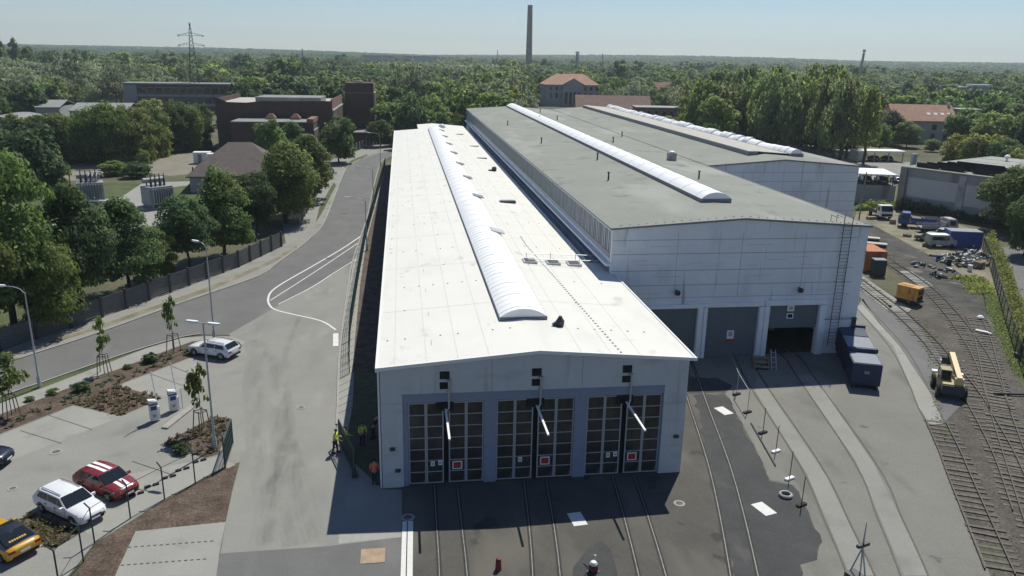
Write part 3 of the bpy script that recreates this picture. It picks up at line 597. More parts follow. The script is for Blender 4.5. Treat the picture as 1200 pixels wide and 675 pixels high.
for z in (11.0, 9.75, 8.25, 6.9, 5.75):
    b.box(BX0+.1, BY-.012, z, 41.9, BY-.003, z+.05 if z > 6 else z+.035)
for i in range(24):
    z = rnd.choice((11, 9.75, 8.25, 6.9, 5.75))-rnd.uniform(.3, 1.2); x = rnd.uniform(20, 40); b.box(x, BY-.011, z, x+rnd.uniform(.8, 2.5), BY-.003, z+.02)
for x in (BC, 25.2, 37.0): b.box(x-.015, BY-.0115, 5.8, x+.015, BY-.0035, 11.6)
for z in (2.1, 3.5): b.box(40, BY-.012, z, BX1-.2, BY-.003, z+.03)
b.build('panel_seam', 'seam', hB)
for i, (x0, x1, h_, o_) in enumerate(ops):
    b = MB(); z = o_
    while z < h_-.01: z2 = min(h_, z+.3); b.box(x0, BY+.12, z, x1, BY+.2, z2-.02); b.box(x0, BY+.13, z2-.02, x1, BY+.19, z2); z = z2
    sh_ = b.build('roller_shutter', 'shutter', hB)
    if i == 1: b = MB(); b.box(30.55, BY+.08, 1.7, 31.2, BY+.118, 2.5); b.box(30.68, BY+.07, 1.95, 31.06, BY+.078, 2.4, 1); b.box(30.4, BY+.08, 1.42, 31.35, BY+.118, 1.62, 2); b.build('door_sign', ['white', 'steel', 'red'], sh_)
    if i == 2: b = MB(); b.box(36.1, BY+.08, 4.2, 36.75, BY+.118, 4.78); b.box(36.25, BY+.07, 4.35, 36.6, BY+.078, 4.65, 1); b.box(36.1, BY+.08, 3.5, 36.75, BY+.118, 4.0); b.box(36.2, BY+.07, 3.58, 36.65, BY+.078, 3.92, 2); b.build('door_sign', ['white', 'steel', 'black'], sh_)
for x in (25.36, 36.85):
    b = MB(); b.lathe([(.05, 0), (.22, .05), (.28, .3), (.2, .42)], (x, BY-.45, 6.1), 12); b.tube((x, BY, 6.5), (x, BY-.45, 6.5), .04); b.build('wall_lamp', 'darksteel', hB)
b = MB()
for x in (40.25, 41.05): b.tube((x, BY-.3, .9), (x, BY-.3, 13.0), .035)
for i in range(36): b.tube((40.25, BY-.3, 1.2+i*.32), (41.05, BY-.3, 1.2+i*.32), .016, n=5)
for z in (2, 4.5, 7, 9.5, 11.5): b.tube((40.25, BY, z), (40.25, BY-.3, z), .02, n=5); b.tube((41.05, BY, z), (41.05, BY-.3, z), .02, n=5)
for x in (39.7, 40.25, 41.05): b.tube((x, BY-.3, 12.9), (x, BY+1.0, 12.9), .025); b.tube((x, BY+1, 12.2), (x, BY+1, 12.95), .025)
b.tube((39.6, BY-.3, 3.45), (42.9, BY-.3, 3.45), .03); b.box(42.5, BY-.15, 2.5, 42.88, BY-.002, 3.5)
b.build('ladder', 'darksteel', hB)
b = MB(); b.xprism([(BX0-.15, BE), (BC, BR), (BX1+.15, BE), (BX1+.15, BE+.18), (BC, BR+.18), (BX0-.15, BE+.18)], BY-.12, BY1+.1)
b.build('roof', 'bitumen', hB)
b = MB(); b.xprism([(BX0-.2, BE+.19), (BC, BR+.19), (BX1+.2, BE+.19), (BX1+.2, BE+.02), (BC, BR+.02), (BX0-.2, BE+.02)], BY-.2, BY-.12)
b.box(BX0-.22, BY-.12, BE+.05, BX0-.15, BY1, BE+.22); b.box(BX1+.15, BY-.12, BE+.02, BX1+.22, 59, BE+.22)
for i in range(30): x = BX0+.8+i*.78; b.box(x, BY+.5, BE+.18+(BR-BE)*(1-abs(x-BC)/(BC-BX0)), x+.1, BY+.6, BE+.24+(BR-BE)*(1-abs(x-BC)/(BC-BX0)))
b.build('roof_edge', 'kerbmetal', hB)
b = MB(); b.box(BX0+.05, BY+.4, 9.75, BX0+.2, BY1-.5, 11.72); cg = b.build('clerestory_glazing', 'clere', hB)
b = MB(); y = BY+.45; i = 0
while y < BY1-.6:
    b.box(BX0-.02, y, 9.75, BX0+.05, y+(.16 if i % 6 else .3), 11.72); 
    if i % 7 in (2, 5): b.box(BX0+.03, y+.16, 9.76, BX0+.052, y+.62, 11.7)
    y += .62; i += 1
b.build('glazing_bar', 'clereblue', cg)
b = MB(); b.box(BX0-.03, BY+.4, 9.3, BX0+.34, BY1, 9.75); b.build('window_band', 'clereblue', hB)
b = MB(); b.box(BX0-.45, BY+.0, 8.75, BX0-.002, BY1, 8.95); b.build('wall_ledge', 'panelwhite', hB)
b = MB(); b.box(BX0-.02, BY+.42, 7.9, BX0-.003, BY1, 8.7); b.build('painted_shade_strip', 'clereblue', hB)  # dark sheet paints the shade on the wall below the ledge
b = MB(); BSX0, BSX1 = 30.05, 33.1
b.box(BSX0, 27.8, 12.6, BSX1, 174.5, 13.22); k2 = b.build('skylight_upstand', 'kerbmetal', hB)
b = MB(); barrel(b, BSX0+.02, BSX1-.02, 27.85, 174.4, 13.222, .62)
for i in range(36): barrel(b, BSX0, BSX1, 29.5+i*4.05, 29.56+i*4.05, 13.224, .645, 1)
b.build('skylight_dome', ['dome', 'rib'], k2)
def broof(x): return BE+.18+(BR-BE)*(1-abs(x-BC)/(BC-BX0))
for i, (x, y) in enumerate(((456/1, 0),)): pass
for x, y in ((595, 145), (633, 131), (713, 209), (634.5, 166), (632, 142), (653, 140), (718.5, 166), (729, 157), (700, 187), (819, 208), (820, 187)):
    p = G(x, y, 12.75); 
    if not (BX0+1 < p.x < BX1-1) : continue
    if p.y > 172: continue
    b = MB(); b.tube((0, 0, 0), (0, 0, .9), .11, .09); b.lathe([(.16, .86), (.14, 1.0), (.04, 1.06)], n=8)
    tag(b.build('roof_vent_pipe', 'darksteel', None, (p.x, p.y, broof(p.x)-.03)), 'dark vent pipe standing on the grey roof of the tall hall', 'vent pipe', 'vent pipes on the grey roof')
# ================================================================== HALL C (third bay, behind)
hC = thing('rear_hall', 'third hall bay with grey gabled roof and two long rooflights', 'hall', (0, 0, 0))
CX0, CX1, CY, CY1, CE, CR = 43.15, 65.6, 60., 178., 12.0, 12.85
CC = (CX0+CX1)/2
b = MB(); b.xprism([(CX0, 0), (CX1, 0), (CX1, CE), (CC, CR), (CX0, CE)], CY, CY+.4); b.box(CX1-.4, CY+.4, 0, CX1, CY1, CE); b.box(CX0, CY1-.4, 0, CX1-.4, CY1, CE); b.build('wall', 'panel', hC)
b = MB()
for z in (11.2, 9.9, 8.5, 7.1, 5.7, 4.2, 2.7): b.box(CX0+.2, CY-.012, z, CX1-.1, CY-.003, z+.05)
for x in (48.5, 54.4, 60.2): b.box(x-.015, CY-.0115, 1, x+.015, CY-.0035, 11.9)
b.build('panel_seam', 'seam', hC)
b = MB(); b.xprism([(CX0-.03, CE), (CC, CR), (CX1+.2, CE), (CX1+.2, CE+.18), (CC, CR+.18), (CX0-.03, CE+.18)], CY-.12, CY1+.1); b.build('roof', 'bitumen', hC)
b = MB(); b.xprism([(CX0, CE+.19), (CC, CR+.19), (CX1+.25, CE+.19), (CX1+.25, CE), (CC, CR), (CX0, CE)], CY-.2, CY-.12); b.build('roof_edge', 'kerbmetal', hC)
def croof(x): return CE+.18+(CR-CE)*(1-abs(x-CC)/(CC-CX0))
b = MB(); b.box(51.6, 66, 12.4, 53.1, 176, 13.35); o1 = b.build('rooflight_upstand', 'kerbmetal', hC)
b = MB(); b.box(51.65, 66, 13.352, 53.4, 176, 13.46); b.build('rooflight_cover', 'stone', o1)
b = MB(); b.box(58.0, 66, 12.2, 60.2, 176, 13.1); o2 = b.build('rooflight_upstand', 'kerbmetal', hC)
b = MB()
for i in range(56):
    y = 66.1+i*1.95
    if y < 175: barrel(b, 58.02+rnd.uniform(0, .2), 60.18-rnd.uniform(0, .2), y, y+1.5+rnd.uniform(0, .4), 13.102, rnd.uniform(.45, .8), 0, 8)
b.build('rooflight_dome', 'dome', o2)
b = MB(); b.xprism([(53.2, 13.3), (58, 12.98), (58, 13.06), (53.2, 13.4)], 66.5, 176); b.build('roof_strip', 'tilebrown' if 0 else 'stone', hC)
t = thing('roof_cabinet', 'small pale ventilation cabinet on the grey roof', 'roof cabinet', (G(787, 186, 12.6).x, G(787, 186, 12.6).y, broof(G(787, 186, 12.6).x)-.02))
b = MB(); b.box(-.55, -.5, 0, .55, .5, 1.1); b.build('housing', 'scrap', t)
b = MB(); b.lathe([(.4, 1.1), (.4, 1.25), (.2, 1.35)], n=12); b.build('fan_cowl', 'white', t)
# ================================================================== BUILDINGS LEFT AND BEHIND
def windows(parent, wins, d, m='glass', fm='stone', axis='y', pos=0, sgn=-1):
    """each window its own frame part with a pane; wins = (u0, z0, u1, z1)"""
    for u0, z0, u1, z1 in wins:
        b = MB(); c = MB(); f = .14*min(1, (u1-u0)/1.2); e = pos+sgn*.04; p1 = pos+sgn*.015
        def bx(B, a, za, c_, zc, q0, q1):
            lo, hi = min(q0, q1), max(q0, q1)
            B.box(a, lo, za, c_, hi, zc) if axis == 'y' else B.box(lo, a, za, hi, c_, zc)
        bx(b, u0-f, z0-f, u1+f, z0, pos+sgn*.002, e); bx(b, u0-f, z1, u1+f, z1+f, pos+sgn*.002, e)
        bx(b, u0-f, z0, u0, z1, pos+sgn*.002, e); bx(b, u1, z0, u1+f, z1, pos+sgn*.002, e)
        fr = b.build('window', fm, parent); bx(c, u0, z0, u1, z1, pos+sgn*.002, p1); c.build('pane', m, fr)
# brick power station: main block, wing, tower
def parapet(b, x0, y0, x1, y1, z0, z1, w=.4, m=0):
    b.box(x0, y0, z0, x1, y0+w, z1, m); b.box(x0, y1-w, z0, x1, y1, z1, m); b.box(x0, y0+w, z0, x0+w, y1-w, z1, m); b.box(x1-w, y0+w, z0, x1, y1-w, z1, m)
ps = thing('brick_power_station', 'dark brick power station block with long flat roof and tall slit windows', 'building', (-47.6, 181, 0), -.02)
W = 30.6; D = 30
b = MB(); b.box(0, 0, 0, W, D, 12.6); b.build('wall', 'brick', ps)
b = MB(); prof = [(0, 12.6), (W, 12.6), (W, 13.5), (W-4, 13.5), (12, 13.3), (8, 12.85), (3, 12.95), (1.2, 13.9), (0, 14.1)]
b.xprism(prof, -.02, .4); b.box(W-.4, .4, 12.6, W, D, 13.9); b.box(0, .4, 12.6, .4, D, 13.9); b.build('parapet', 'brick', ps)
b = MB(); b.box(9.5, 5, 12.61, W-3.5, 18, 14.1); b.build('roof_monitor', 'bitumen', ps)
b = MB(); b.box(.4, .4, 12.6, W-.4, D, 12.66); b.build('roof', 'stone', ps)
b = MB(); b.box(W+.01, -.3, 10.9, W+.35, D, 11.25); b.box(W+.01, .0, 11.25, W+.03, D, 13.9, 1); b.build('cornice', ['stone', 'brickred'], ps)  # thin lighter brick face paints sunlight on the right parapet
b = MB()
for i in range(8): b.box(W+.01, .6+i*3.6, 0, W+.3, 1.7+i*3.6, 10.9)
b.build('pilaster', 'brickstone', ps)
windows(ps, [(2.0+i*3.6, 2., 3.9+i*3.6, 10.3) for i in range(8)], 0, 'glass', 'stone', 'x', W, 1)
wg = thing('brick_wing', 'low dark brick wing with two small roof lanterns', 'building', (-41.5, 169, 0), -.02)
b = MB(); b.box(0, 0, 0, 20.5, 11.8, 8.6); b.build('wall', 'brick', wg)
b = MB(); b.box(-.2, -.2, 8.61, 18.9, 11.9, 8.85); b.build('roof', 'tin', wg)
b = MB(); b.box(18.9, -.1, 8.61, 20.6, 11.8, 9.6); b.box(20.52, -.12, 6.6, 20.7, 11.8, 6.85, 1); b.build('parapet', ['brickred', 'stone'], wg)
b = MB()
for i in range(4): b.box(20.52, .5+i*3, 0, 20.72, 1.4+i*3, 6.6)
b.build('pilaster', 'brickstone', wg)
windows(wg, [(1.7+i*3, 1.5, 3.2+i*3, 6.0) for i in range(4)], 0, 'glass', 'stone', 'x', 20.5, 1)
for x in (7.2, 13.6):
    b = MB(); b.prism([(x, 7.2), (x+2.6, 7.2), (x+2.6, 9.8), (x, 9.8)], 8.86, 9.3); b.loft([[(x, 7.2, 9.3), (x+2.6, 7.2, 9.3), (x+2.6, 9.8, 9.3), (x, 9.8, 9.3)], [(x+.9, 8, 10.3), (x+1.8, 8, 10.3), (x+1.8, 9, 10.3), (x+.9, 9, 10.3)]]); b.build('roof_lantern', 'brickred', wg)
tw = thing('brick_tower', 'square dark brick tower beside the power station', 'tower', (-15.6, 213, 0), -.02)
b = MB(); b.box(0, 0, 0, 8.6, 10, 17.3); b.build('wall', 'brick', tw)
b = MB(); b.box(8.61, 0, 0, 8.8, 10, 17.2); b.box(8.6, -.02, 14.2, 9.0, 10, 14.5, 1); b.box(-.05, -.06, 14.2, 8.6, -.0, 14.45); b.build('painted_lit_side', ['brickred', 'stone'], tw)  # lighter brick sheet paints sunlight onto the tower's right side
b = MB()
for i in range(3): b.box(8.81, .6+i*3.4, 0, 9.0, 2.1+i*3.4, 14.1)
b.build('pilaster', 'brickstone', tw)
b = MB(); b.box(3, 3, 17.3, 5.4, 5.4, 17.8); b.build('roof_hatch', 'stone', tw)
windows(tw, [(2.5+i*3.4, 3, 3.6+i*3.4, 13) for i in range(2)], 0, 'glass', 'stone', 'x', 8.8, 1)
an = thing('brick_annexe', 'low annexe with pale roof between tower and fence', 'building', (-12.5, 200, 0), -.1)
b = MB(); b.box(0, 0, 0, 5.5, 11, 3.2); b.build('wall', 'brick', an); b = MB(); b.box(-.3, -.3, 3.21, 5.9, 11.3, 3.5); b.build('roof', 'tin', an)
lb = thing('office_block', 'long flat roofed brown block with window bands behind the pylon', 'building', (-120, 336, 0), .06)
b = MB(); b.box(0, 0, 0, 62, 14, 11.2); b.build('wall', 'brick', lb)
b = MB(); b.box(-.5, -.5, 11.21, 62.5, 14.5, 11.8); b.build('roof', 'tin', lb)
b = MB(); b.box(0, -.2, 0, 5.5, -.02, 11); b.box(5.5, -.15, 6.0, 62, -.02, 6.9); b.box(5.5, -.15, 1.8, 62, -.02, 2.9); b.build('concrete_band', 'rconc', lb)
windows(lb, [(6.5+i*3.4, 7.3, 9.3+i*3.4, 9.9) for i in range(16)], 0, 'glass', 'rconc', 'y', -.02, -1)
windows(lb, [(6.5+i*3.4, 3.3, 9.3+i*3.4, 5.6) for i in range(16)], 0, 'glass', 'rconc', 'y', -.02, -1)
def hiphouse(name, label, loc, rz, w, d, eh, rh, wall, roof, inset=None, over=.5, cat='house', wins=(), chim=()):
    t = thing(name, label, cat, loc, rz); ins = d/2 if inset is None else inset
    b = MB(); b.box(-w/2, -d/2, 0, w/2, d/2, eh); b.build('wall', wall, t)
    o = over; b = MB()
    A = [(-w/2-o, -d/2-o, eh), (w/2+o, -d/2-o, eh), (w/2+o, d/2+o, eh), (-w/2-o, d/2+o, eh)]
    R = [(-w/2-o+ins, 0, rh), (w/2+o-ins, 0, rh)]
    b.add(A+R+[(p[0], p[1], p[2]-.2) for p in A], [(0, 1, 5, 4), (1, 2, 5), (2, 3, 4, 5), (3, 0, 4), (6, 7, 1, 0), (7, 8, 2, 1), (8, 9, 3, 2), (9, 6, 0, 3), (9, 8, 7, 6)])
    r = b.build('roof', roof, t, angle=15)
    for x, y, s_, h_ in chim:
        b = MB(); b.box(x-s_/2, y-s_/2, eh, x+s_/2, y+s_/2, h_); b.build('chimney', 'brickred', r)
    windows(t, [q for q in wins], 0, 'glass', 'stone', 'y', -d/2, -1)
    return t
hh = hiphouse('bungalow', 'bungalow with brown slate hipped roof behind the roadside trees', (-30.6, 121.5, 0), .10, 17.5, 17, 3.1, 8.6, 'plaster', 'slate', 7.2, .6)
b = MB()
for i in range(6): b.box(-4.2+i*.5, -5.2+i*.55, 4.15+i*.33, -3.8+i*.5, -5.0+i*.55, 4.45+i*.33)
b.build('snow_guard', 'stone', hh)
# industrial sheds far left
for (x0, y0, x1, d, h_, lab, lpx) in ((-30, 164, 30, 20, 7.0, 'pale curved roof shed at the far left behind the trees', 0), (84, 150, 150, 22, 7.8, 'long grey roofed shed behind the tree row', 0), (44, 146, 72, 20, 8., 'small shed with white gable behind the tree row', 0)):
    p = G(x0, y0); q = G(x1, y0); t = thing('storage_shed', lab, 'shed', (p.x, p.y, 0), math.atan2(q.y-p.y, q.x-p.x)); w = (q-p).length
    b = MB(); b.box(0, 0, 0, w, d, h_-2); b.build('wall', 'plaster', t)
    b = MB(); barrel(b, -.3, w+.3, -.4, d+.4, h_-1.98, 1.6) if 'curved' in lab else b.xprism([(-.4, h_-2), (d/2, h_), (d+.4, h_-2), (d+.4, h_-2.2), (d/2, h_-.2), (-.4, h_-2.2)], -.3, w+.3, 'x')
    b.build('roof', 'tin', t)
# two white containers
for i, (x, y, rz, lab) in enumerate(((238, 191.5, .06, 'white site container standing behind the other one'), (254, 193.5, .06, 'white site container nearest the brown roofed bungalow'))):
    p = G(x, y); t = thing('site_container', lab, 'container', p, rz)
    b = MB(); b.box(-1.9, -1.2, .12, 1.9, 1.2, 2.7); b.build('container_body', 'cabwhite', t, bevel=.04)
    b = MB(); b.box(-1.95, -1.25, 2.7, 1.95, 1.25, 2.78); b.build('roof', 'white', t)
    b = MB(); b.box(-.9, -1.24, .2, 0, -1.2, 2.3); b.build('door', 'tin', t)
# transformers
def transformer(loc, rz, lab, rad):
    t = thing('power_transformer', lab, 'transformer', loc, rz)
    b = MB(); b.box(-1.9, -1.5, 0, 1.9, 1.5, .25); b.build('plinth', 'slab', t)
    b = MB(); b.box(-1.5, -1.1, .55, 1.5, 1.1, 2.9); b.box(-1.3, -1.2, .25, -1.0, 1.2, .55); b.box(1.0, -1.2, .25, 1.3, 1.2, .55); b.build('tank', 'trafo', t, bevel=.05)
    for s_ in (-1, 1):
        b = MB()
        for i in range(9): b.box(-1.2+i*.3, s_*1.16-(.35 if s_ < 0 else 0), .8, -1.1+i*.3, s_*1.16+(.35 if s_ > 0 else 0), 2.7)
        b.build('radiator', 'trafo', t)
    b = MB(); b.tube((-1.4, .5, 3.6), (1.2, .5, 3.6), .35, n=14); b.box(-1, .4, 2.9, -.9, .6, 3.4); b.box(.8, .4, 2.9, .9, .6, 3.4); b.build('oil_conservator', 'trafo', t)
    t.scale = (1.4, 1.4, 1.3)
    for i in range(4):
        b = MB(); b.lathe([(.12, 2.9), (.16, 3.1), (.1, 3.2), (.16, 3.35), (.1, 3.45), (.15, 3.6), (.09, 3.7), (.05, 4.5), (.02, 4.55)], (-.9+i*.55, -.5, 0), 10); b.build('bushing', 'porcelain', t)
    return t
t1 = transformer(G(108, 238), .35, 'dark grey transformer with curved pipes by the lawn, nearest the tree row', 1)
b = MB()
for i in range(3): b.path([(-.2+i*.45, -.9, 3), (-.1+i*.45, -.6, 3.7), (.1+i*.45, 0, 4.1), (.4+i*.45, 1.0, 4.0), (.7+i*.45, 1.5, 3.3)], .1, 8)
b.build('cooling_pipe', 'trafo', t1)
b = MB(); b.path([(-3, -2, .5), (-1.6, -1.4, .7), (2, -2.2, .5), (3.4, -1.5, .6)], .15, 8); b.build('oil_pipe', 'white', t1)
transformer(G(186, 243), .75, 'pale grey transformer with four dark bushings standing on the lawn', 1)
for x, y, h_, lab in ((77, 236, 4.6, 'left of the dark transformer'), (83, 221, 3.4, 'behind the dark transformer'), (228, 222, 4.4, 'near the bungalow'), (233, 221, 4.4, 'beside the bungalow corner')):
    t = thing('switchgear_post', 'dark switchgear post '+lab, 'post', G(x, y)); b = MB(); b.tube((0, 0, 0), (0, 0, h_*.7), .10); b.build('post', 'darksteel', t)
    b = MB(); b.lathe([(.13, h_*.7), (.2, h_*.76), (.1, h_*.8), (.2, h_*.86), (.1, h_*.9), (.18, h_*.95), (.05, h_)], n=8); b.build('insulator', 'porcelain', t)
p = G(15, 196); t = thing('busbar_frame', 'white busbars on steel supports at the left edge of the substation', 'busbar', p, .45)
b = MB()
for i in range(3): b.tube((0, i*.8, 3.2), (6.5, i*.8, 3.5), .09)
b.build('busbar', 'white', t)
for x in (.3, 6.2):
    b = MB(); b.tube((x, 0, 0), (x, 0, 3.1), .07); b.tube((x, 1.6, 0), (x, 1.6, 3.1), .07); b.box(x-.08, -.2, 3.0, x+.08, 1.8, 3.12); b.build('support', 'steel', t)
for x, y, tp in ((57, 210, 150), (10, 195, 160)):
    q = G(x, y); h_ = hgt(tp, q); b = MB(); b.tube((0, 0, 0), (0, 0, h_), .14, .09); tag(b.build('wooden_pole', 'wood', None, q), 'thin leaning wooden pole before the tree row' if x > 30 else 'thin pole at the left edge of the tree row', 'pole')
# pylon
pyb = Vector((-91.8, 345.7, 0)); pyl = thing('lattice_pylon', 'tall lattice electricity pylon with two crossarms', 'pylon', pyb, .2)
H_ = 38; b = MB()
def pw(z): return 2.6*(1-z/H_)**1.1+.25 if z < 36 else .2
zs = [0, 5, 9.5, 13.5, 17, 20, 22.6, 25, 27.2, 29.2, 31, 32.8, 34.4, 36, 38]
for a, c in zip(zs[:-1], zs[1:]):
    wa, wc = pw(a), pw(c); q = [(-1, -1), (1, -1), (1, 1), (-1, 1)]
    for i in range(4):
        u, v = q[i], q[(i+1) % 4]
        b.tube((u[0]*wa, u[1]*wa, a), (u[0]*wc, u[1]*wc, c), .16, n=4); b.tube((u[0]*wa, u[1]*wa, a), (v[0]*wc, v[1]*wc, c), .09, n=4); b.tube((v[0]*wa, v[1]*wa, a), (u[0]*wc, u[1]*wc, c), .09, n=4)
b.build('mast', 'darksteel', pyl)
for z, w in ((32.6, 5.6), (28.4, 5.6)):
    b = MB()
    for s_ in (-1, 1):
        for yy in (-.5, .5): b.tube((s_*.5, yy, z+1.1), (s_*w, 0, z-.1), .1, n=4); b.tube((s_*.5, yy, z), (s_*w, 0, z-.2), .1, n=4)
        for k in range(3): f = .3+.22*k; b.tube((s_*(.5+(w-.5)*f), 0, z), (s_*(.5+(w-.5)*f), 0, z+1.0*(1-f)), .08, n=4)
        b.tube((s_*w, 0, z-.1), (s_*(w-.9), 0, z-.7), .13, n=5)
    b.build('crossarm', 'darksteel', pyl)
# chimney and far masts
d0 = ray(620, 60); cb = CAM+d0*(1125/math.hypot(d0.x, d0.y)); cb.z = 0; ht = hgt(6, cb)
b = MB(); b.lathe([(4.6, 0), (4.2, 30), (3.3, ht-2), (3.35, ht-1.9), (3.3, ht), (2.6, ht)], n=24); tag(b.build('factory_chimney', 'chim', None, cb), 'tall brick factory chimney on the horizon', 'chimney')
def farmast(x, ybase, ytop, dist, r, m, label, kind='radio_mast', lean=0.):
    d = ray(x, ybase); q = CAM+d*(dist/math.hypot(d.x, d.y)); q.z = 0; h_ = hgt(ytop, q)
    b = MB(); b.tube((0, 0, 0), (lean, 0, h_*.94), r, r*.75, 8); b.lathe([(r*.95, h_*.95), (r*.95, h_)], (lean, 0, 0), 8); tag(b.build(kind, m, None, q), label, 'mast')
farmast(676, 80, 60.5, 900, 2.2, 'stone', 'pale slim stack behind the villa', 'slim_stack')
farmast(1005.5, 88, 58, 700, 1.2, 'stone', 'slender leaning radio mast above the right treeline', 'radio_mast', 2.5)
farmast(355, 76, 57, 1400, 1.1, 'darksteel', 'thin dark mast far behind the power station')
farmast(583, 70, 58.5, 2200, 1.2, 'darksteel', 'tiny mast on the horizon left of the chimney')
farmast(706, 70, 63, 1800, 1.4, 'darksteel', 'tiny mast on the horizon right of the slim stack')
# villa and neighbours
vl = hiphouse('villa', 'large villa with red hipped roof and pedimented front', (96.5, 411, 0), .03, 30, 16, 11.6, 17.4, 'plaster', 'tile', 8, .7, 'villa',
              [(-13+i*3.3, 8.6, -11.6+i*3.3, 10.6) for i in range(9)]+[(-13+i*3.3, 4.3, -11.4+i*3.3, 7.0) for i in range(9) if i not in (3, 4, 5)], [(-4.5, 1, 1.2, 18.6)])
b = MB(); b.box(-6, -9.6, 0, 6, -8.05, 11.6); b.xprism([(-6.5, 11.61), (6.5, 11.61), (0, 15.0)], -9.9, -2, 'y'); b.build('portico', 'plaster', vl)
b = MB(); b.add([(-6.9, -10.1, 11.5), (0, -10.1, 15.2), (0, -1.6, 15.2), (-6.9, -1.6, 11.5), (6.9, -10.1, 11.5), (6.9, -1.6, 11.5)], [(0, 1, 2, 3), (1, 4, 5, 2)]); b.build('portico_roof', 'tile', vl)
windows(vl, [(-4.6+i*2.5, 1, -3.0+i*2.5, 7.6) for i in range(4)], 0, 'glass', 'stone', 'y', -9.6, -1)
def gable(name, label, loc, rz, w, d, eh, rh, wall, roof, cat='house', wins=(), over=.5):
    """ridge along local x"""
    t = thing(name, label, cat, loc, rz)
    b = MB(); b.xprism([(-d/2, 0), (d/2, 0), (d/2, eh), (0, rh-.25), (-d/2, eh)], -w/2, w/2, 'x'); b.build('wall', wall, t)
    k = (rh-eh)/(d/2); b = MB(); b.xprism([(-d/2-over, eh-k*over), (0, rh), (d/2+over, eh-k*over), (d/2+over, eh-k*over-.22), (0, rh-.22), (-d/2-over, eh-k*over-.22)], -w/2-over, w/2+over, 'x'); r = b.build('roof', roof, t, angle=15)
    windows(t, wins, 0, 'glass', 'stone', 'y', -d/2, -1)
    return t, r
def at(x, y, dist):
    d = ray(x, y); q = CAM+d*(dist/math.hypot(d.x, d.y)); q.z = 0; return q
p = at(717, 125, 360); gable('brown_roof_house', 'long house with brown tiled roof right of the villa', p, -.12, 32, 13, 5.5, 10.6, 'palewall', 'tilebrown', 'house', [(-14+i*4, 2, -12.6+i*4, 4) for i in range(8)])
p = at(779, 127, 330); t = thing('flat_roof_block', 'flat roofed brick block beside the far end of the rear hall', 'building', p, -.15)
b = MB(); b.box(-12, -6, 0, 12, 6, 7.6); b.build('wall', 'brickred', t); b = MB(); b.box(-12.5, -6.5, 7.61, 12.5, 6.5, 8.0); b.build('roof', 'tin', t)
windows(t, [(-11+i*3, 4.6, -9.4+i*3, 6.6) for i in range(7)], 0, 'glass', 'stone', 'y', -6, -1)
p = at(829, 100, 520); gable('far_house', 'grey house with reddish roof peeping from the trees', p, .1, 16, 10, 9, 13.5, 'plaster', 'tile', 'house', [(-6+i*4, 5, -4.6+i*4, 7) for i in range(4)])
p = at(775, 98, 560); gable('far_house', 'small pink roofed house deep in the trees behind the villa', p, -.1, 12, 9, 7, 11.5, 'palewall', 'tile', 'house', [(-4+i*4, 3, -2.6+i*4, 5) for i in range(3)])
p = G(1074, 168); rh_, rr = gable('red_roof_house', 'grey rendered house with salmon tiled roof and roof windows', p+Vector((3, 6, 0)), -.12, 21, 12.5, 8.0, 12.8, 'plaster', 'tile', 'house', [(2.3+i*4.2, 4.6, 3.9+i*4.2, 6.4) for i in range(2)]+[(2.2, 1.2, 3.6, 3.4), (6.6, 1.2, 8, 3.4)])
for i in range(4):
    b = MB(); x = 1.0+i*2.4; k = 4.8/6.25; b.add([(x, -4.2, 8+2.05*k+.06), (x+1.2, -4.2, 8+2.05*k+.06), (x+1.2, -3.4, 8+2.85*k+.06), (x, -3.4, 8+2.85*k+.06)], [(0, 1, 2, 3)]); b.build('roof_window', 'white', rr)
b = MB(); b.box(9.8, -.4, 11.6, 10.6, .4, 13.7); b.build('chimney', 'white', rr)
p = G(1022, 170); gable('side_wing', 'pale gabled wing with pinkish roof left of the salmon roofed house', p+Vector((4, 10, 0)), PI/2-.15, 16, 9, 7.6, 11.3, 'palewall', 'tile', 'house', [(-5+i*4, 4.6, -3.8+i*4, 6.2) for i in range(3)])
p = at(1133, 120, 330); t = thing('grey_block', 'small grey block half hidden in the trees at the upper right', 'building', p, -.3); b = MB(); b.box(-4, -4, 0, 4, 4, 11); b.build('wall', 'plaster', t); b = MB(); b.box(-4.3, -4.3, 11.01, 4.3, 4.3, 11.4); b.build('roof', 'tin', t)
windows(t, [(-3+i*3.2, z, -1.2+i*3.2, z+1.6) for i in range(2) for z in (5, 8.4)], 0, 'glass', 'stone', 'y', -4, -1)
# distant works on the horizon
for x, y, dist, w, d, h_, m, lab in ((1150, 92, 640, 90, 30, 12, 'rconc', 'long dark works hall at the far right horizon'), (1153, 89.5, 636, 12, 8, 14, 'white', 'small white roofed hut at the dark works'), (1195, 99, 520, 34, 20, 9, 'tin', 'pale roofed works shed at the right edge of the horizon'), (1085, 92, 700, 60, 20, 9, 'plaster', 'long grey works shed far right'), (454, 68, 1500, 90, 30, 24, 'tin', 'pale far warehouse left of the chimney'), (556, 72, 1050, 60, 20, 14, 'white', 'low white far warehouse near the dark conifers'), (655, 77, 900, 30, 20, 12, 'white', 'white far shed behind the villa'), (690, 72, 1100, 60, 25, 17, 'plaster', 'grey far block right of the slim stack'), (498, 70, 1400, 40, 20, 24, 'palewall', 'pale far block at the dark conifers')):
    q = at(x, y, dist); t = thing('far_warehouse', lab, 'warehouse', q, YAW*-1-.1); b = MB(); b.box(-w/2, 0, 0, w/2, d, h_-1.2); b.build('wall', 'plaster' if m in ('white', 'tin') else m, t); b = MB(); b.box(-w/2-.5, -.5, h_-1.19, w/2+.5, d+.5, h_); b.build('roof', m if m in ('white', 'tin') else 'tin', t)
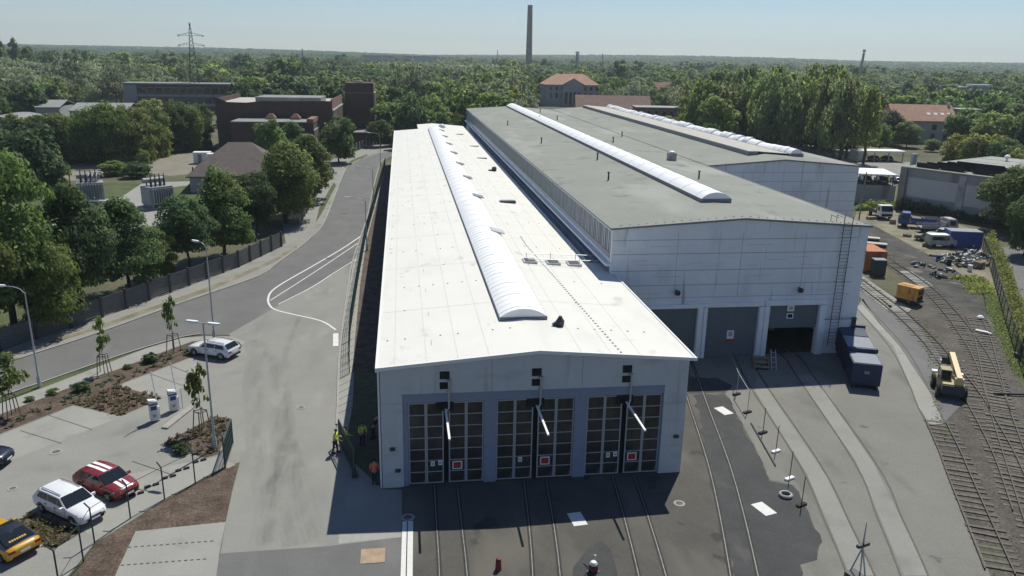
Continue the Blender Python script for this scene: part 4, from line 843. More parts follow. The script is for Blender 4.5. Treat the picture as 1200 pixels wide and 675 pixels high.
for x, y, dist, r in ((980, 85, 560, 4.2),):
    q = at(x, y, dist); b = MB(); hz = hgt(y-3.5, q); b.lathe([(r, 0), (r, hz-r*.5), (r*.85, hz-r*.2), (r*.5, hz-.05*r), (.1, hz)], n=16); tag(b.build('white_dome', 'white', None, q), 'white domed tank at the '+('upper right treeline' if x < 1000 else 'works on the right horizon'), 'tank')
# right-hand concrete shed with solar panels
rs = thing('concrete_shed', 'long concrete shed with pale wall panels and solar panels', 'shed', (93.9, 91.6, 0), .482)
b = MB(); b.box(0, -45, 0, 34, 0, 7.8); b.build('wall', 'rconc', rs); rs.scale = (1, 1, .97)
b = MB(); b.box(-.5, -.9, 0, 1.2, .3, 8.0); b.box(-.3, -45, 7.81, 34.3, .3, 8.1); b.build('roof', 'bitumen', rs)
b = MB(); b.box(-.03, -10.2, 2.7, -.002, -1.2, 6.2); b.box(-.03, -21, 2.4, -.002, -11.6, 6.2); b.box(-.03, -33, 2.4, -.002, -22, 6.2); b.build('pale_panel', 'rband', rs)
b = MB(); b.box(-.12, -11.5, 0, -.002, -10.3, 7.7); b.box(-.12, -21.9, 0, -.002, -21.1, 7.7); b.build('dark_pier', 'seam', rs) if 0 else None
for y0, y1 in ((-11.5, -10.3), (-21.9, -21.1)): b = MB(); b.box(-.12, y0, 0, -.002, y1, 7.7); b.build('dark_pier', 'seam', rs)
b = MB(); b.box(-.02, -44, 0, -.001, -1, 2.3); b.build('dark_base', 'clereblue', rs)  # dark band paints shadow, along with plants and doors, at the wall foot
for y0, y1, h_ in ((-8.5, -3, 2.5), (-20, -15, 2.2)): b = MB(); b.box(-.04, y0, .1, -.003, y1, h_); b.build('gate', 'clereblue', rs)
for i in range(5):
    b = MB(); y = -1.5-i*.7
    while y > -44:
        l_ = rnd.choice((4.2, 6.3, 8.4)); y2 = max(-44.5, y-l_); x0 = 1.4+i*2.3
        b.add([(x0+1.5, y, 8.2), (x0+1.5, y2, 8.2), (x0, y2, 9.0), (x0, y, 9.0), (x0, y2, 8.15), (x0, y, 8.15)], [(0, 1, 2, 3), (3, 2, 4, 5)]); y = y2-rnd.choice((.25, .25, 1.4))
    b.build('solar_panel', 'pv', rs)
for i in range(3):
    b = MB(); b.box(14.5+i*6.5, -43.5, 8.101, 20.6+i*6.5, -1, 8.16); b.build('roof_sheet', ('kerb', 'tin', 'kerb')[i], rs)
b = MB(); b.lathe([(.15, 0), (.15, .5), (.5, .7), (.55, 1.0), (.35, 1.3), (.1, 1.4)], (27, -6, 8.1), 12); b.build('roof_vent', 'white', rs)
# carport and yard behind the retaining wall
cp = thing('carport', 'white flat carport on posts with cars beneath', 'carport', G(1010, 190)+Vector((0, 0, 0)), -.1)
b = MB(); b.box(-1, 1, 2.6, 12.5, 6.5, 3.0); b.build('roof', 'white', cp)
b = MB(); b.box(-.8, 1.1, 0, 1.6, 6.2, 2.6); b.build('side_wall', 'palewall', cp)
for x in (4, 8, 12):
    b = MB(); b.box(x-.12, 1.3, 0, x+.12, 1.54, 2.6); b.build('post', 'steel', cp)
rw = thing('retaining_wall', 'dark concrete retaining wall below the sunlit yard', 'wall', G(1006, 238), math.atan2((G(1052, 240)-G(1006, 238)).y, (G(1052, 240)-G(1006, 238)).x))
L_ = (G(1052, 240)-G(1006, 238)).length
b = MB(); b.box(-1, 0, 0, L_-.8, .4, 3.6); b.build('wall', 'rconc', rw)
b = MB()
for i in range(7): b.box(-.5+i*L_/7, .02, 3.6, -.35+i*L_/7, .15, 5.6)
b.build('canopy_post', 'darksteel', rw)
b = MB(); b.box(-1.2, -.2, 5.6, L_-.9, 9, 5.75); b.build('canopy', 'white', rw)
b = MB(); b.tube((-.5, -2.5, 1.1), (L_*.75, -2.2, 1.3), .07); b.box(-.4, -2.6, 0, -.3, -2.4, 1.1); b.box(L_*.7, -2.3, 0, L_*.72, -2.1, 1.2); tag(b.build('barrier_bar', 'stone', None, rw.location, rw.rotation_euler.z), 'pale barrier bar before the retaining wall', 'barrier')
b = MB(); b.tube((0, 0, 0), (.2, 0, 8.2), .14, .1); tag(b.build('wooden_pole', 'wood', None, G(1006.5, 257)), 'brown wooden pole at the corner of the rear hall', 'pole')
b = MB(); b.box(-.4, -.4, 0, .4, .4, 9.2); b.box(-.55, -.55, 9.2, .55, .55, 9.35); tag(b.build('concrete_pillar', 'rconc', None, G(1063, 236)), 'pale concrete pillar at the corner of the solar roofed shed', 'pillar')
b = MB(); b.tube((0, 0, 0), (1.1, 0, 7.5), .2, .14, 10); b.box(-.3, -.3, 0, .3, .3, .5); tag(b.build('leaning_pole', 'darksteel', None, G(1193.5, 420)), 'dark leaning pole by the right fence', 'pole')
# ================================================================== FENCES
def panelfence(name, label, pts, h, bay, m='picket', pm='darksteel', pick=False, solid=.86):
    P = [Vector((p[0], p[1], 0)) for p in pts]; t = thing(name, label, 'fence', P[0])
    for a, c in zip(P[:-1], P[1:]):
        d = (c-a); n = max(1, round(d.length/bay)); an = math.atan2(d.y, d.x)
        for i in range(n):
            q = a+d*(i/n)-P[0]; L = d.length/n
            b = MB()
            if pick:
                k = int(L/.16)
                for j in range(k): b.box(.14+j*(L-.2)/k, -.012, .1, .14+j*(L-.2)/k+.07, .012, h-rnd.uniform(0, .05))
                b.box(.1, .013, .35, L-.1, .05, .42); b.box(.1, .013, h-.4, L-.1, .05, h-.33)
            else:
                k = 9
                for j in range(k): b.box(.13, -.02, .12+j*(h-.15)/k, L-.13, .02, .12+j*(h-.15)/k+(h-.15)/k*solid)
            b.build('panel', m, t, q, an)
            b = MB(); b.box(-.12, -.12, 0, .12, .12, h+.08); b.build('post', pm, t, q, an)
    b = MB(); b.box(-.12, -.12, 0, .12, .12, h+.08); b.build('post', pm, t, P[-1]-P[0], an)
    return t
panelfence('panel_fence', 'long dark panel fence with posts below the roadside trees', px((-330, 520), (-120, 448), (0, 412), (120, 372), (200, 343), (280, 313), (330, 289)), 2.1, 3.2)
panelfence('picket_fence', 'dark picket fence beside the tall roadside trees', px((352, 262), (362, 246), (373, 226), (381, 212)), 1.9, 2.6, 'greensteel', 'stone', True)
panelfence('panel_fence', 'dark fence of the open gateway between the roadside trees', px((310, 268), (333, 262), (352, 258)), 1.7, 3.)
panelfence('picket_fence', 'dark fence at the top of the road beyond the willow', px((410, 180), (425, 174), (445, 168.5), (470, 165)), 2.2, 3, 'greensteel', 'stone', True)
def wirefence(name, label, pts, h, bay, m='greensteel', crank=.35, grid=False, rails=(.05, .5, .99)):
    P = [Vector((p[0], p[1], 0)) for p in pts]; t = thing(name, label, 'fence', P[0])
    for a, c in zip(P[:-1], P[1:]):
        d = c-a; n = max(1, round(d.length/bay)); u = d.normalized(); nn = Vector((-u.y, u.x, 0))
        for i in range(n+1 if c is P[-1] else n):
            q = a+d*(i/n)-P[0]; b = MB(); b.tube((0, 0, 0), (0, 0, h), .045, n=6)
            if crank: b.tube((0, 0, h), tuple(nn*crank+Vector((0, 0, crank*.8))), .04, n=6) if False else b.tube(Vector((0, 0, h)), Vector((0, 0, h+crank*.7))+nn*crank, .04, n=6)
            b.build('post', m, t, q)
        b = MB()
        for z in rails: b.tube(a-P[0]+Vector((0, 0, z*h)), c-P[0]+Vector((0, 0, z*h)), .018, n=4)
        if grid:
            k = int(d.length/.3)
            for j in range(k): p_ = a-P[0]+d*(j/k); b.tube(p_+Vector((0, 0, .05)), p_+Vector((0, 0, h)), .012, n=3)
        b.build('wire', m, t)
    return t
wirefence('wire_fence', 'thin wire fence with angled posts between cars and mulch slope', px((70, 690), (98, 659), (111, 637), (153, 608), (193, 586), (229, 567), (264, 548)), 2.2, 3.0, rails=(.03, .99))
wirefence('mesh_fence', 'green mesh fence along the slab path beside the hall', [(-3.2, 19), (-3.5, 24), (-3.75, 30), (-3.9, 47), (-3.95, 70), (-3.2, 110), (-2.5, 152)], 2.0, 2.6, crank=0, grid=True, rails=(.03, .25, .5, .75, .99))
wirefence('mesh_fence', 'dark mesh fence along the hedge on the right', [(89, 63), (78, 46.5), (66, 29.3), (58.6, 18.5), (53, 10), (48, 2)], 2.0, 3.0, crank=0, grid=True, rails=(.03, .5, .99))
def gate(label, p, q, h):
    d = q-p; t = thing('mesh_gate', label, 'gate', p, math.atan2(d.y, d.x)); L = d.length; b = MB()
    b.tube((0, 0, 0), (0, 0, h), .06); b.tube((L, 0, .1), (L, 0, h), .06); b.tube((0, 0, h), (L, 0, h), .05); b.tube((0, 0, .12), (L, 0, .12), .05); b.build('frame', 'greensteel', t)
    b = MB()
    for i in range(1, int(L/.12)): b.tube((i*.12, 0, .12), (i*.12, 0, h), .014, n=4)
    for z in (.6, 1.1, 1.6): b.tube((0, 0, z), (L, 0, z), .02, n=4)
    b.build('mesh', 'greensteel', t)
gate('open green mesh gate at the mulch slope', G(264, 549), G(273, 521), 1.9)
gate('open green mesh gate by the workers in yellow vests', G(416, 558), G(398, 521), 1.9)
b = MB(); b.box(-.18, -.18, 0, .18, .18, .3); tag(b.build('gate_stop', 'darksteel', None, G(416, 559)), 'dark stop block at the foot of the open gate', 'block')
# ================================================================== STREET LAMPS
def lamp(label, base, h, arm, ang, double=False, kind='street_lamp'):
    t = thing(kind, label, 'street lamp', base, ang)
    b = MB(); b.lathe([(.16, 0), (.14, .9), (.075, 1.0), (.05, h)], n=10); b.build('pole', 'steel', t)
    for s_ in ((1, -1) if double else (1,)):
        b = MB(); pts = [(0, 0, h-.1), (s_*.25*arm, 0, h+.28), (s_*.6*arm, 0, h+.42), (s_*arm, 0, h+.45)] if not double else [(0, 0, h), (s_*.35, 0, h+.05)]
        b.path(pts, .035, 6); b.build('arm', 'steel', t)
        x0 = pts[-1][0]; z0 = pts[-1][2]
        b = MB(); b.loft([[(x0+s_*u, w*v, z0+zz) for v, zz in ((-1, 0), (-.7, .09), (.7, .09), (1, 0), (.7, -.05), (-.7, -.05))] for u, w in ((0, .06), (.15, .15), (.75, .15), (.9, .05))]); hd = b.build('lamp_head', 'white', t)
        b = MB(); b.box(min(x0+s_*.2, x0+s_*.7), -.1, z0-.07, max(x0+s_*.2, x0+s_*.7), .1, z0-.052); b.build('lens', 'lampglass', hd)
lamp('curved arm street lamp standing on the road verge at the left', G(46.8, 454), 7.9, 1.5, PI*.93)
lamp('tall lamp pole behind the white estate car', G(251.5, 399), 8.9, .9, 2.5)
lamp('tall double headed lamp in the planted island', G(252, 526), 9.0, .4, 2.75, True)
lamp('curved arm street lamp on the hall side of the road', G(430, 294), 6.9, 1.9, PI*.96)
lamp('street lamp far up the road near the bend', G(438, 245), 6.9, 1.9, PI*.96)
lamp('street lamp at the top of the road bend', G(446, 195), 7.5, 2.0, PI*.96)
# ================================================================== PARKING FURNITURE
b = MB(); a = G(193, 503); c = G(227, 476); ribbon(b, [(a.x, a.y), (c.x, c.y)], .5, 0, .14); tag(b.build('traffic_island', 'kerb'), 'narrow white kerb island under the two ticket pillars', 'island')
for x, y, lab in ((181, 494, 'blue and white ticket pillar at the left end of the island'), (203.5, 482, 'blue and white ticket pillar nearer the young tree')):
    t = thing('ticket_pillar', lab, 'ticket machine', G(x, y)+Vector((0, 0, .14)), .5)
    b = MB(); b.box(-.26, -.24, 0, .26, .24, 1.35); b.build('pillar_body', 'cabwhite', t, bevel=.03)
    b = MB(); b.xprism([(-.28, 1.36), (.28, 1.36), (.28, 1.5), (-.28, 1.62)], -.26, .26); b.box(-.29, -.27, 1.25, .29, .27, 1.345, 1); b.build('cap', ['cabwhite', 'tarp'], t)
    b = MB(); b.box(-.2, -.255, .85, .2, -.241, 1.15); b.box(-.1, -.258, .3, .1, -.241, .5, 1); b.build('display', ['tarp', 'scrap'], t)
    b = MB(); b.box(.27, -.08, 0, .43, .08, 1.0); b.build('barrier_motor', 'white', t)
    b = MB(); b.tube((.35, 0, .95), (.15, .1, 3.7), .035); b.build('barrier_arm', 'white', t)
b = MB(); b.tube((0, 0, 0), (0, 0, 1.6), .03); tag(b.build('thin_post', 'steel', None, G(214, 478)), 'thin steel post on the ticket island', 'post')
for i, (x, y) in enumerate(((160, 580), (178, 570), (198, 560), (214, 551), (234, 541))):
    b = MB(); b.box(-.42, -.09, 0, -.08, .09, .1); b.box(.08, -.09, 0, .42, .09, .1); o = b.build('wheel_stop', 'rubber', None, G(x, y)+Vector((0, 0, .03)), .53)
    tag(o, 'black rubber wheel stop at the head of an empty bay', 'wheel stop', 'wheel stops along the wire fence')
# black objects and yard furniture near the tall hall
b = MB(); b.lathe([(.28, .02), (.36, .0), (.42, .06), (.42, .17), (.36, .22), (.28, .2)], n=24); b.f.pop(); b.f.pop(); b.m.pop(); b.m.pop()
b.add([v for v in b.v[:24]]+[v for v in b.v[-24:]], [(i, i+24, (i+1) % 24+24, (i+1) % 24) for i in range(24)])
o = b.build('old_tyre', 'scrap', None, G(920.5, 582)+Vector((0, 0, .03))); tag(o, 'old grey tyre lying on the dark asphalt', 'tyre')
fb = [(863, 463), (875.7, 484), (893.8, 508), (909, 530), (925, 562), (939, 593)]
for i, (x, y) in enumerate(fb):
    t = thing('barrier_post', 'thin fence post on %s foot, %s' % (('dark', 'dark', 'dark', 'white', 'white', 'black')[i], ('nearest the shutters', 'second from the shutters', 'third from the shutters', 'fourth from the shutters', 'next to the tyre', 'nearest the camera beyond the tyre')[i]), 'post', G(x, y)+Vector((0, 0, .02)), .4, 'temporary fence posts beside the apron')
    b = MB(); b.box(-.38, -.13, 0, .38, .13, .14); b.build('foot', ('rubber', 'rubber', 'rubber', 'white', 'white', 'rubber')[i], t, bevel=.03)
    b = MB(); b.tube((0, 0, .1), (.02, 0, 2.0), .028); b.build('pole', 'darksteel' if i > 1 else 'steel', t)
q0, q1 = G(863, 463)+Vector((0, 0, 1.9)), G(856, 421)+Vector((0, 0, .3))
b = MB(); b.path([q1, q1.lerp(q0, .5)+Vector((0, 0, .1)), q0, G(875.7, 484)+Vector((0, 0, 1.8))], .03, 6); tag(b.build('white_hose', 'steel'), 'slack pale hose slung over the first two fence posts', 'hose')
b = MB(); a, c = G(880, 497), G(908.5, 547); b.tube(a+Vector((0, 0, .09)), c+Vector((0, 0, .09)), .05); tag(b.build('steel_pipe', 'darksteel'), 'long dark pipe lying along the concrete edge', 'pipe')
t = thing('wooden_steps', 'small wooden steps standing before the pillar between two shutters', 'steps', G(893, 430), -.25)
for i in range(3):
    b = MB(); b.box(-.8, -.8+i*.45, .28*i+.22, .5, -.4+i*.45, .28*i+.3); b.build('tread', 'wood', t)
for x in (-.8, .42):
    b = MB(); b.xprism([(-.8, 0), (.6, 0), (.6, .8), (.2, .8), (-.8, .2)], x, x+.07, 'x'); b.build('stringer', 'wood', t)
b = MB(); b.tube((.7, -.7, 0), (.7, .5, 1.5), .04); b.tube((1.1, -.7, 0), (1.1, .5, 1.5), .04)
for k in range(4): b.tube((.7, -.5+k*.28, .25+k*.35), (1.1, -.5+k*.28, .25+k*.35), .03)
b.build('hand_ladder', 'steel', t)
b = MB()
for i in range(14):
    b.obox((36.2+rnd.uniform(-1.5, 2.2), 26+rnd.uniform(-2, 4), 0), rnd.uniform(.3, 1), rnd.uniform(.3, .9), rnd.uniform(.3, 1.6), rnd.uniform(0, 3), i % 2)
tag(b.build('stored_equipment', ['scrap', 'ochre']), 'jumble of equipment visible inside the half open shutter', 'equipment', None, 'stuff')
# bottom edge items
t = thing('small_bollard', 'dark red dome topped bollard on the asphalt', 'bollard', G(584, 668)); b = MB(); b.lathe([(.22, 0), (.2, .05), (.17, .75), (.12, .88), (.03, .92)], n=14); b.build('body', 'dullred', t); t.scale = (.85, .85, .8); b = MB(); b.lathe([(.175, .5), (.176, .62)], n=14); b.build('band', 'scrap', t)
t = thing('plate_compactor', 'small red and white plate compactor on the asphalt', 'compactor', G(695, 671), .5)
b = MB(); b.box(-.4, -.3, 0, .4, .3, .1); b.build('base_plate', 'darksteel', t, bevel=.03)
b = MB(); b.box(-.25, -.22, .12, .25, .22, .55); b.build('engine', 'dullred', t, bevel=.04); t.scale = (.8, .8, .8)
b = MB(); b.lathe([(.02, .55), (.24, .6), (.26, .72), (.18, .84), (.03, .86)], n=12); b.build('tank', 'cabwhite', t)
b = MB(); b.path([(-.3, -.2, .3), (-.7, -.2, .9), (-.75, .2, .9), (-.3, .2, .3)], .03); b.build('handle', 'darksteel', t)
b = MB(); b.tube((.25, .25, .3), (.4, .3, 1.0), .09); b.build('hose_drum', 'stone', t)
t = thing('survey_tripod', 'steel tripod stand with crossbar at the bottom edge of the apron', 'tripod', G(1005, 678), .3)
for k in range(3): b = MB(); an = k*2.09+.5; b.tube((math.cos(an)*.55, math.sin(an)*.55, 0), (0, 0, 1.9), .04); b.build('leg', 'steel', t)
b = MB(); b.tube((0, 0, 1.6), (.12, .1, 3.3), .06, .02); b.build('mast', 'steel', t)
b = MB(); b.box(-.4, -.09, 1.95, .4, .09, 2.12); b.build('crossbar', 'darksteel', t)
b = MB(); b.box(-.7, -.5, 0, .0, .3, .45); b.build('ballast_weight', 'darksteel', t)
# ================================================================== VEHICLES
def car(name, label, loc, rz, paint, kind='estate', roof=None, stripes=False, L=4.6, W=.90, H=1.47, detail=True):
    t = thing(name, label, 'car', loc, rz); h2 = L/2
    bz = .93 if kind != 'coupe' else .90
    cow, rf, rr, rb = {'estate': (.98, .25, -1.75, -2.18), 'hatch': (1.02, .30, -1.35, -1.98), 'coupe': (.62, -.1, -.95, -2.0)}[kind]
    nose, tailz = (.74, .92) if kind != 'coupe' else (.70, .92)
    def top(x):
        if x > cow: f = (x-cow)/(h2-cow); return bz+(nose-bz)*f**1.6-(.0 if f < .9 else .1*(f-.9)/.1)
        if x < rb: return bz+.02-(x-rb)/(-h2-rb)*.1
        return bz
    xs = [-h2, -h2+.06, -h2+.25, rb, -1.4, -.7, 0, .6, cow, h2-.75, h2-.35, h2-.1, h2]
    wf = [.80, .92, .985, 1, 1, 1, 1, 1, 1, .985, .93, .82, .66]
    R = []
    for x, k in zip(xs, wf):
        w = W*k; zt = top(x) if x not in (-h2, h2) else (tailz-.16 if x < 0 else nose-.18); zb = .24 if abs(x) < h2-.2 else (.34 if abs(x) < h2 else .42)
        half = [(w*.90, zb), (w*.99, zb+.16), (w, .6*zt+.1), (w*.975, zt-.08), (w*.90, zt), (w*.45, zt+.025)]
        R.append([(x, y, z) for y, z in half]+[(x, 0, zt+.03)]+[(x, -y, z) for y, z in half[::-1]])
    b = MB(); b.loft(R)
    for s_ in (1, -1):
        for x in ((cow-.12, cow-1.1, cow-2.0) if kind != 'coupe' else (cow-.1, cow-1.3)): b.box(x-.008, min(s_*(W-.04), s_*(W+.004)), .36, x+.008, max(s_*(W-.04), s_*(W+.004)), .84, 1)
        for x in ((cow-.98, cow-1.88) if kind != 'coupe' else (cow-1.2,)): b.box(x-.09, min(s_*(W-.06), s_*(W+.012)), .76, x+.09, max(s_*(W-.06), s_*(W+.012)), .79, 1)
        b.box(-h2+1.3, min(s_*(W-.1), s_*(W-.004)), .24, h2-1.3, max(s_*(W-.1), s_*(W-.004)), .33, 1)
    b.build('body', [paint, 'black'], t, angle=50)
    rw_ = .70; HB = [(cow, .86, bz, bz+.005), (rf, .725, H-.09, H-.02), ((rf+rr)/2, .725, H-.07, H), (rr, .70, H-.12, H-.04), (rb, .80, bz, bz+.01)]
    R = []
    for i, (x, wy, ze, zc) in enumerate(HB):
        wy *= W/.9; base = .865*W/.9
        half = [(base, bz-.02), (wy, ze), (wy*.8, zc-.005)]
        R.append([(x, y, z) for y, z in half]+[(x, 0, zc+.01)]+[(x, -y, z) for y, z in half[::-1]])
    b = MB(); b.loft(R); b.build('roof', roof or paint, t, angle=40)
    def pane(pts, off, nm):
        P = [Vector(p) for p in pts]; n = (P[1]-P[0]).cross(P[2]-P[0]).normalized()
        c = sum(P, Vector())/len(P)
        if n.dot(c-Vector((0, 0, .8))) < 0: n = -n
        b = MB(); b.poly([p+n*off for p in P]); b.add([p-n*.03 for p in P]+[p+n*off for p in P], [(i, (i+1) % len(P), (i+1) % len(P)+len(P), i+len(P)) for i in range(len(P))]); return b.build(nm, 'glass', t)
    k = W/.9
    def mixp(a, c, f): return tuple(a[i]+(c[i]-a[i])*f for i in range(3))
    c0, c1 = (cow, .80*k, bz+.02), (rf, .66*k, H-.035)
    pane([mixp(c0, c1, .06), mixp(c0, c1, .95), mixp((c0[0], -c0[1], c0[2]), (c1[0], -c1[1], c1[2]), .95), mixp((c0[0], -c0[1], c0[2]), (c1[0], -c1[1], c1[2]), .06)], .018, 'windscreen')
    c0, c1 = (rb, .74*k, bz+.02), (rr, .62*k, H-.06)
    rg = pane([mixp(c0, c1, .12), mixp(c0, c1, .93), mixp((c0[0], -c0[1], c0[2]), (c1[0], -c1[1], c1[2]), .93), mixp((c0[0], -c0[1], c0[2]), (c1[0], -c1[1], c1[2]), .12)], .022, 'rear_window')
    if kind == 'coupe':
        b = MB(); q = mixp(c0, c1, .28); q2 = mixp(c0, c1, .38); n = Vector((c1[0]-c0[0], 0, c1[2]-c0[2])).normalized(); n = Vector((-n.z, 0, n.x)); o_ = n*.03
        for j in range(7): y = -.42+j*.13; b.add([(q[0]+o_.x, y, q[2]+o_.z), (q2[0]+o_.x, y, q2[2]+o_.z), (q2[0]+o_.x, y+.10, q2[2]+o_.z), (q[0]+o_.x, y+.10, q[2]+o_.z)], [(0, 1, 2, 3)])
        b.build('rear_lettering', 'cyel', rg)
    for s_ in (1, -1):
        def sp(x, f):         # point on the side of the cabin: f=0 belt, 1 roof edge
            for a, c in zip(HB[:-1], HB[1:]):
                if c[0] <= x <= a[0]:
                    u = (a[0]-x)/(a[0]-c[0]); wy = (a[1]+(c[1]-a[1])*u)*k; ze = a[2]+(c[2]-a[2])*u; base = .865*k
                    return (x, s_*(base+(wy-base)*f), (bz-.02)+(ze-(bz-.02))*f)
        segs = {'estate': [(cow-.28, .12), (.06, -.78), (-.84, rr+.12)], 'hatch': [(cow-.28, .10), (.04, rr+.12)], 'coupe': [(cow-.22, -.1), (-.16, rr+.05)]}[kind]
        for i, (xa, xb) in enumerate(segs):
            if i == 0: pts = [sp(xa, .16), sp(rf-.02, .86), sp(xb, .88), sp(xb, .14)]
            else: pts = [sp(xa, .14), sp(xa, .88), sp(xb, .84), sp(xb-(.18 if i == len(segs)-1 else 0), .2)]
            pane(pts, .014, 'side_window')
        b = MB(); b.obox((cow-.25, s_*(W+.08), bz+.0), .14, .2, .13, 0); b.build('mirror', paint, t)
        b = MB(); b.loft([[(h2-.34, s_*W*.94, .66), (h2-.34, s_*W*.94, .76), (h2-.06, s_*W*.62, .72), (h2-.06, s_*W*.62, .60)], [(h2-.40, s_*W*.72, .66), (h2-.42, s_*W*.70, .80), (h2-.10, s_*W*.48, .725), (h2-.12, s_*W*.5, .6)]]); b.build('headlight', 'headl', t)
        b = MB(); b.box(-h2-.004, min(s_*W*.55, s_*W*.9), .68, -h2+.2, max(s_*W*.55, s_*W*.9), .82); b.build('tail_light', 'taill', t)
        for x in (h2-.88, -h2+.86):
            b = MB(); y0 = s_*(W-.20); y1 = s_*(W+.012)
            b.lathe([(.2, min(y0, y1)), (.31, min(y0, y1)+.01), (.325, min(y0, y1)+.05), (.325, max(y0, y1)-.05), (.31, max(y0, y1)-.01), (.22, max(y0, y1))], (x, 0, .325), 20, 0, 'y'); wh = b.build('wheel', 'rubber', t)
            b = MB(); yy = s_*(W+.014)
            for q in range(5): an = q*2*PI/5; b.add([(x+.04*math.cos(an-1), yy, .325+.04*math.sin(an-1)), (x+.21*math.cos(an-.22), yy, .325+.21*math.sin(an-.22)), (x+.21*math.cos(an+.22), yy, .325+.21*math.sin(an+.22)), (x+.04*math.cos(an+1), yy, .325+.04*math.sin(an+1))], [(0, 1, 2, 3)])
            b.build('rim', 'rim', wh)
            b = MB(); n = 14; V = []; F = []
            for j in range(n+1):
                an = -.15+(PI+.3)*j/n
                V += [(x+.33*math.cos(an), s_*(W+.004), .325+.33*math.sin(an)), (x+.40*math.cos(an), s_*(W+.004), .325+.40*math.sin(an))]
                if j: F.append((2*j-2, 2*j-1, 2*j+1, 2*j))
            b.add(V, F); b.build('wheel_arch', 'black', t)
    b = MB(); b.box(h2-.06, -.5, .34, h2+.012, .5, .52); b.box(h2-.05, -.35, .56, h2+.006, .35, .63); b.build('grille', 'black', t)
    b = MB(); b.box(h2+.012, -.26, .40, h2+.03, .26, .5); b.box(-h2-.02, -.26, .55, -h2+.02, .26, .66); b.build('number_plate', 'white', t)
    b = MB(); b.box(-h2-.01, -.7, .3, -h2+.1, .7, .46); b.build('rear_bumper', 'black', t)
    if kind == 'estate':
        b = MB()
        for s_ in (1, -1): b.path([(rf-.1, s_*.58*k, H+.02), ((rf+rr)/2, s_*.58*k, H+.05), (rr+.1, s_*.56*k, H+.01)], .022, 5)
        b.build('roof_rail', 'darksteel', t)
    if stripes:
        for y in (-.30, .08):
            b = MB()
            for a, c in zip(HB[1:3], HB[2:4]): b.add([(a[0], y, a[3]+.022), (c[0], y, c[3]+.022), (c[0], y+.22, c[3]+.022), (a[0], y+.22, a[3]+.022)], [(0, 1, 2, 3)])
            b.build('roof_stripe', 'white', t); b = MB()
            P = [cow, (cow+h2-.75)/2, h2-.75, h2-.35, h2-.12]
            for a, c in zip(P[:-1], P[1:]): b.add([(a, y, top(a)+.045), (c, y, top(c)+.045), (c, y+.22, top(c)+.045), (a, y+.22, top(a)+.045)], [(0, 1, 2, 3)])
            b.build('bonnet_stripe', 'white', t)
    return t
def carat(rear, front, side, *a, **k):
    """place from the ground points under the two visible wheels; side=+1: car lies to the left of rear->front"""
    r, f = G(*rear), G(*front); d = (f-r).normalized(); n = Vector((-d.y, d.x, 0)); c = (r+f)/2+n*side*.72+Vector((0, 0, .032))
    return a[0], a[1], c, math.atan2(d.y, d.x)
def mkcar(rear, front, side, name, label, *a, **k):
    n, l, c, z = carat(rear, front, side, name, label); return car(n, l, c, z, *a, **k)
mkcar((52.5, 600), (89, 617), 1, 'parked_car', 'white estate car parked nose out beside the red striped car', 'cwhite', 'estate')
mkcar((96, 574), (133, 589), 1, 'parked_car', 'dark red hatchback with two white stripes over bonnet and roof', 'cred', 'hatch', stripes=True, L=4.15, H=1.48)
mkcar((258, 421.5), (231.5, 417), -1, 'parked_car', 'white estate car parked at the tip of the mulch bed', 'cwhite', 'estate')
r_ = G(52.5, 600); f_ = G(89, 617); dd = (f_-r_).normalized()
car('parked_car', 'yellow coupe with black roof cut off by the lower left edge', G(31, 655)-dd*2.15+Vector((0, 0, .032)), math.atan2(-dd.y, -dd.x), 'cyel', 'coupe', roof='cblack', L=4.5, H=1.36, W=.93)
car('parked_car', 'dark blue car cut off by the left edge', G(12, 545)+Vector((-2.2, .35, .032)), -.12, 'cdark', 'hatch', L=4.4)
cpo = bpy.data.objects
c1 = car('parked_car', 'dark car under the white carport, left one', G(1010, 190)+Vector((5.5, 3.6, .02)), PI/2-.1, 'cdark', 'hatch'); c2 = dup(c1, G(1010, 190)+Vector((9.3, 3.3, .02)), PI/2-.1, 'dark car under the white carport, right one')
bb_ = Vector(rw.location); ur = Vector((math.cos(rw.rotation_euler.z), math.sin(rw.rotation_euler.z), 0)); vr = Vector((-ur.y, ur.x, 0))
b = MB(); b.box(-1.2, .4, 0, L_-.9, 14, 3.55); o = b.build('upper_terrace', 'concrete', None, bb_, rw.rotation_euler.z); tag(o, 'pale upper terrace behind the retaining wall', 'terrace', None, 'structure')
for i in range(4): dup(c1 if i % 2 else c2, bb_+ur*(1.5+i*3.0)+vr*3.4+Vector((0, 0, 3.56)), rw.rotation_euler.z+PI/2, 'car parked under the pale canopy above the retaining wall', 'cars under the canopy')
cw = car('parked_car', 'white car glimpsed between the poplar trunks', G(872, 160)+Vector((0, 0, .02)), .4, 'cwhite', 'hatch')
for x, y, l in ((878, 165, 0), (925, 166, 0), (948, 166, 0), (955, 168, 0), (1000, 170, 0)): dup(cw, G(x, y)+Vector((0, 0, .02)), rnd.uniform(0, 3), 'white car glimpsed between the poplar trunks', 'cars behind the poplars')
cw['group'] = 'cars behind the poplars'
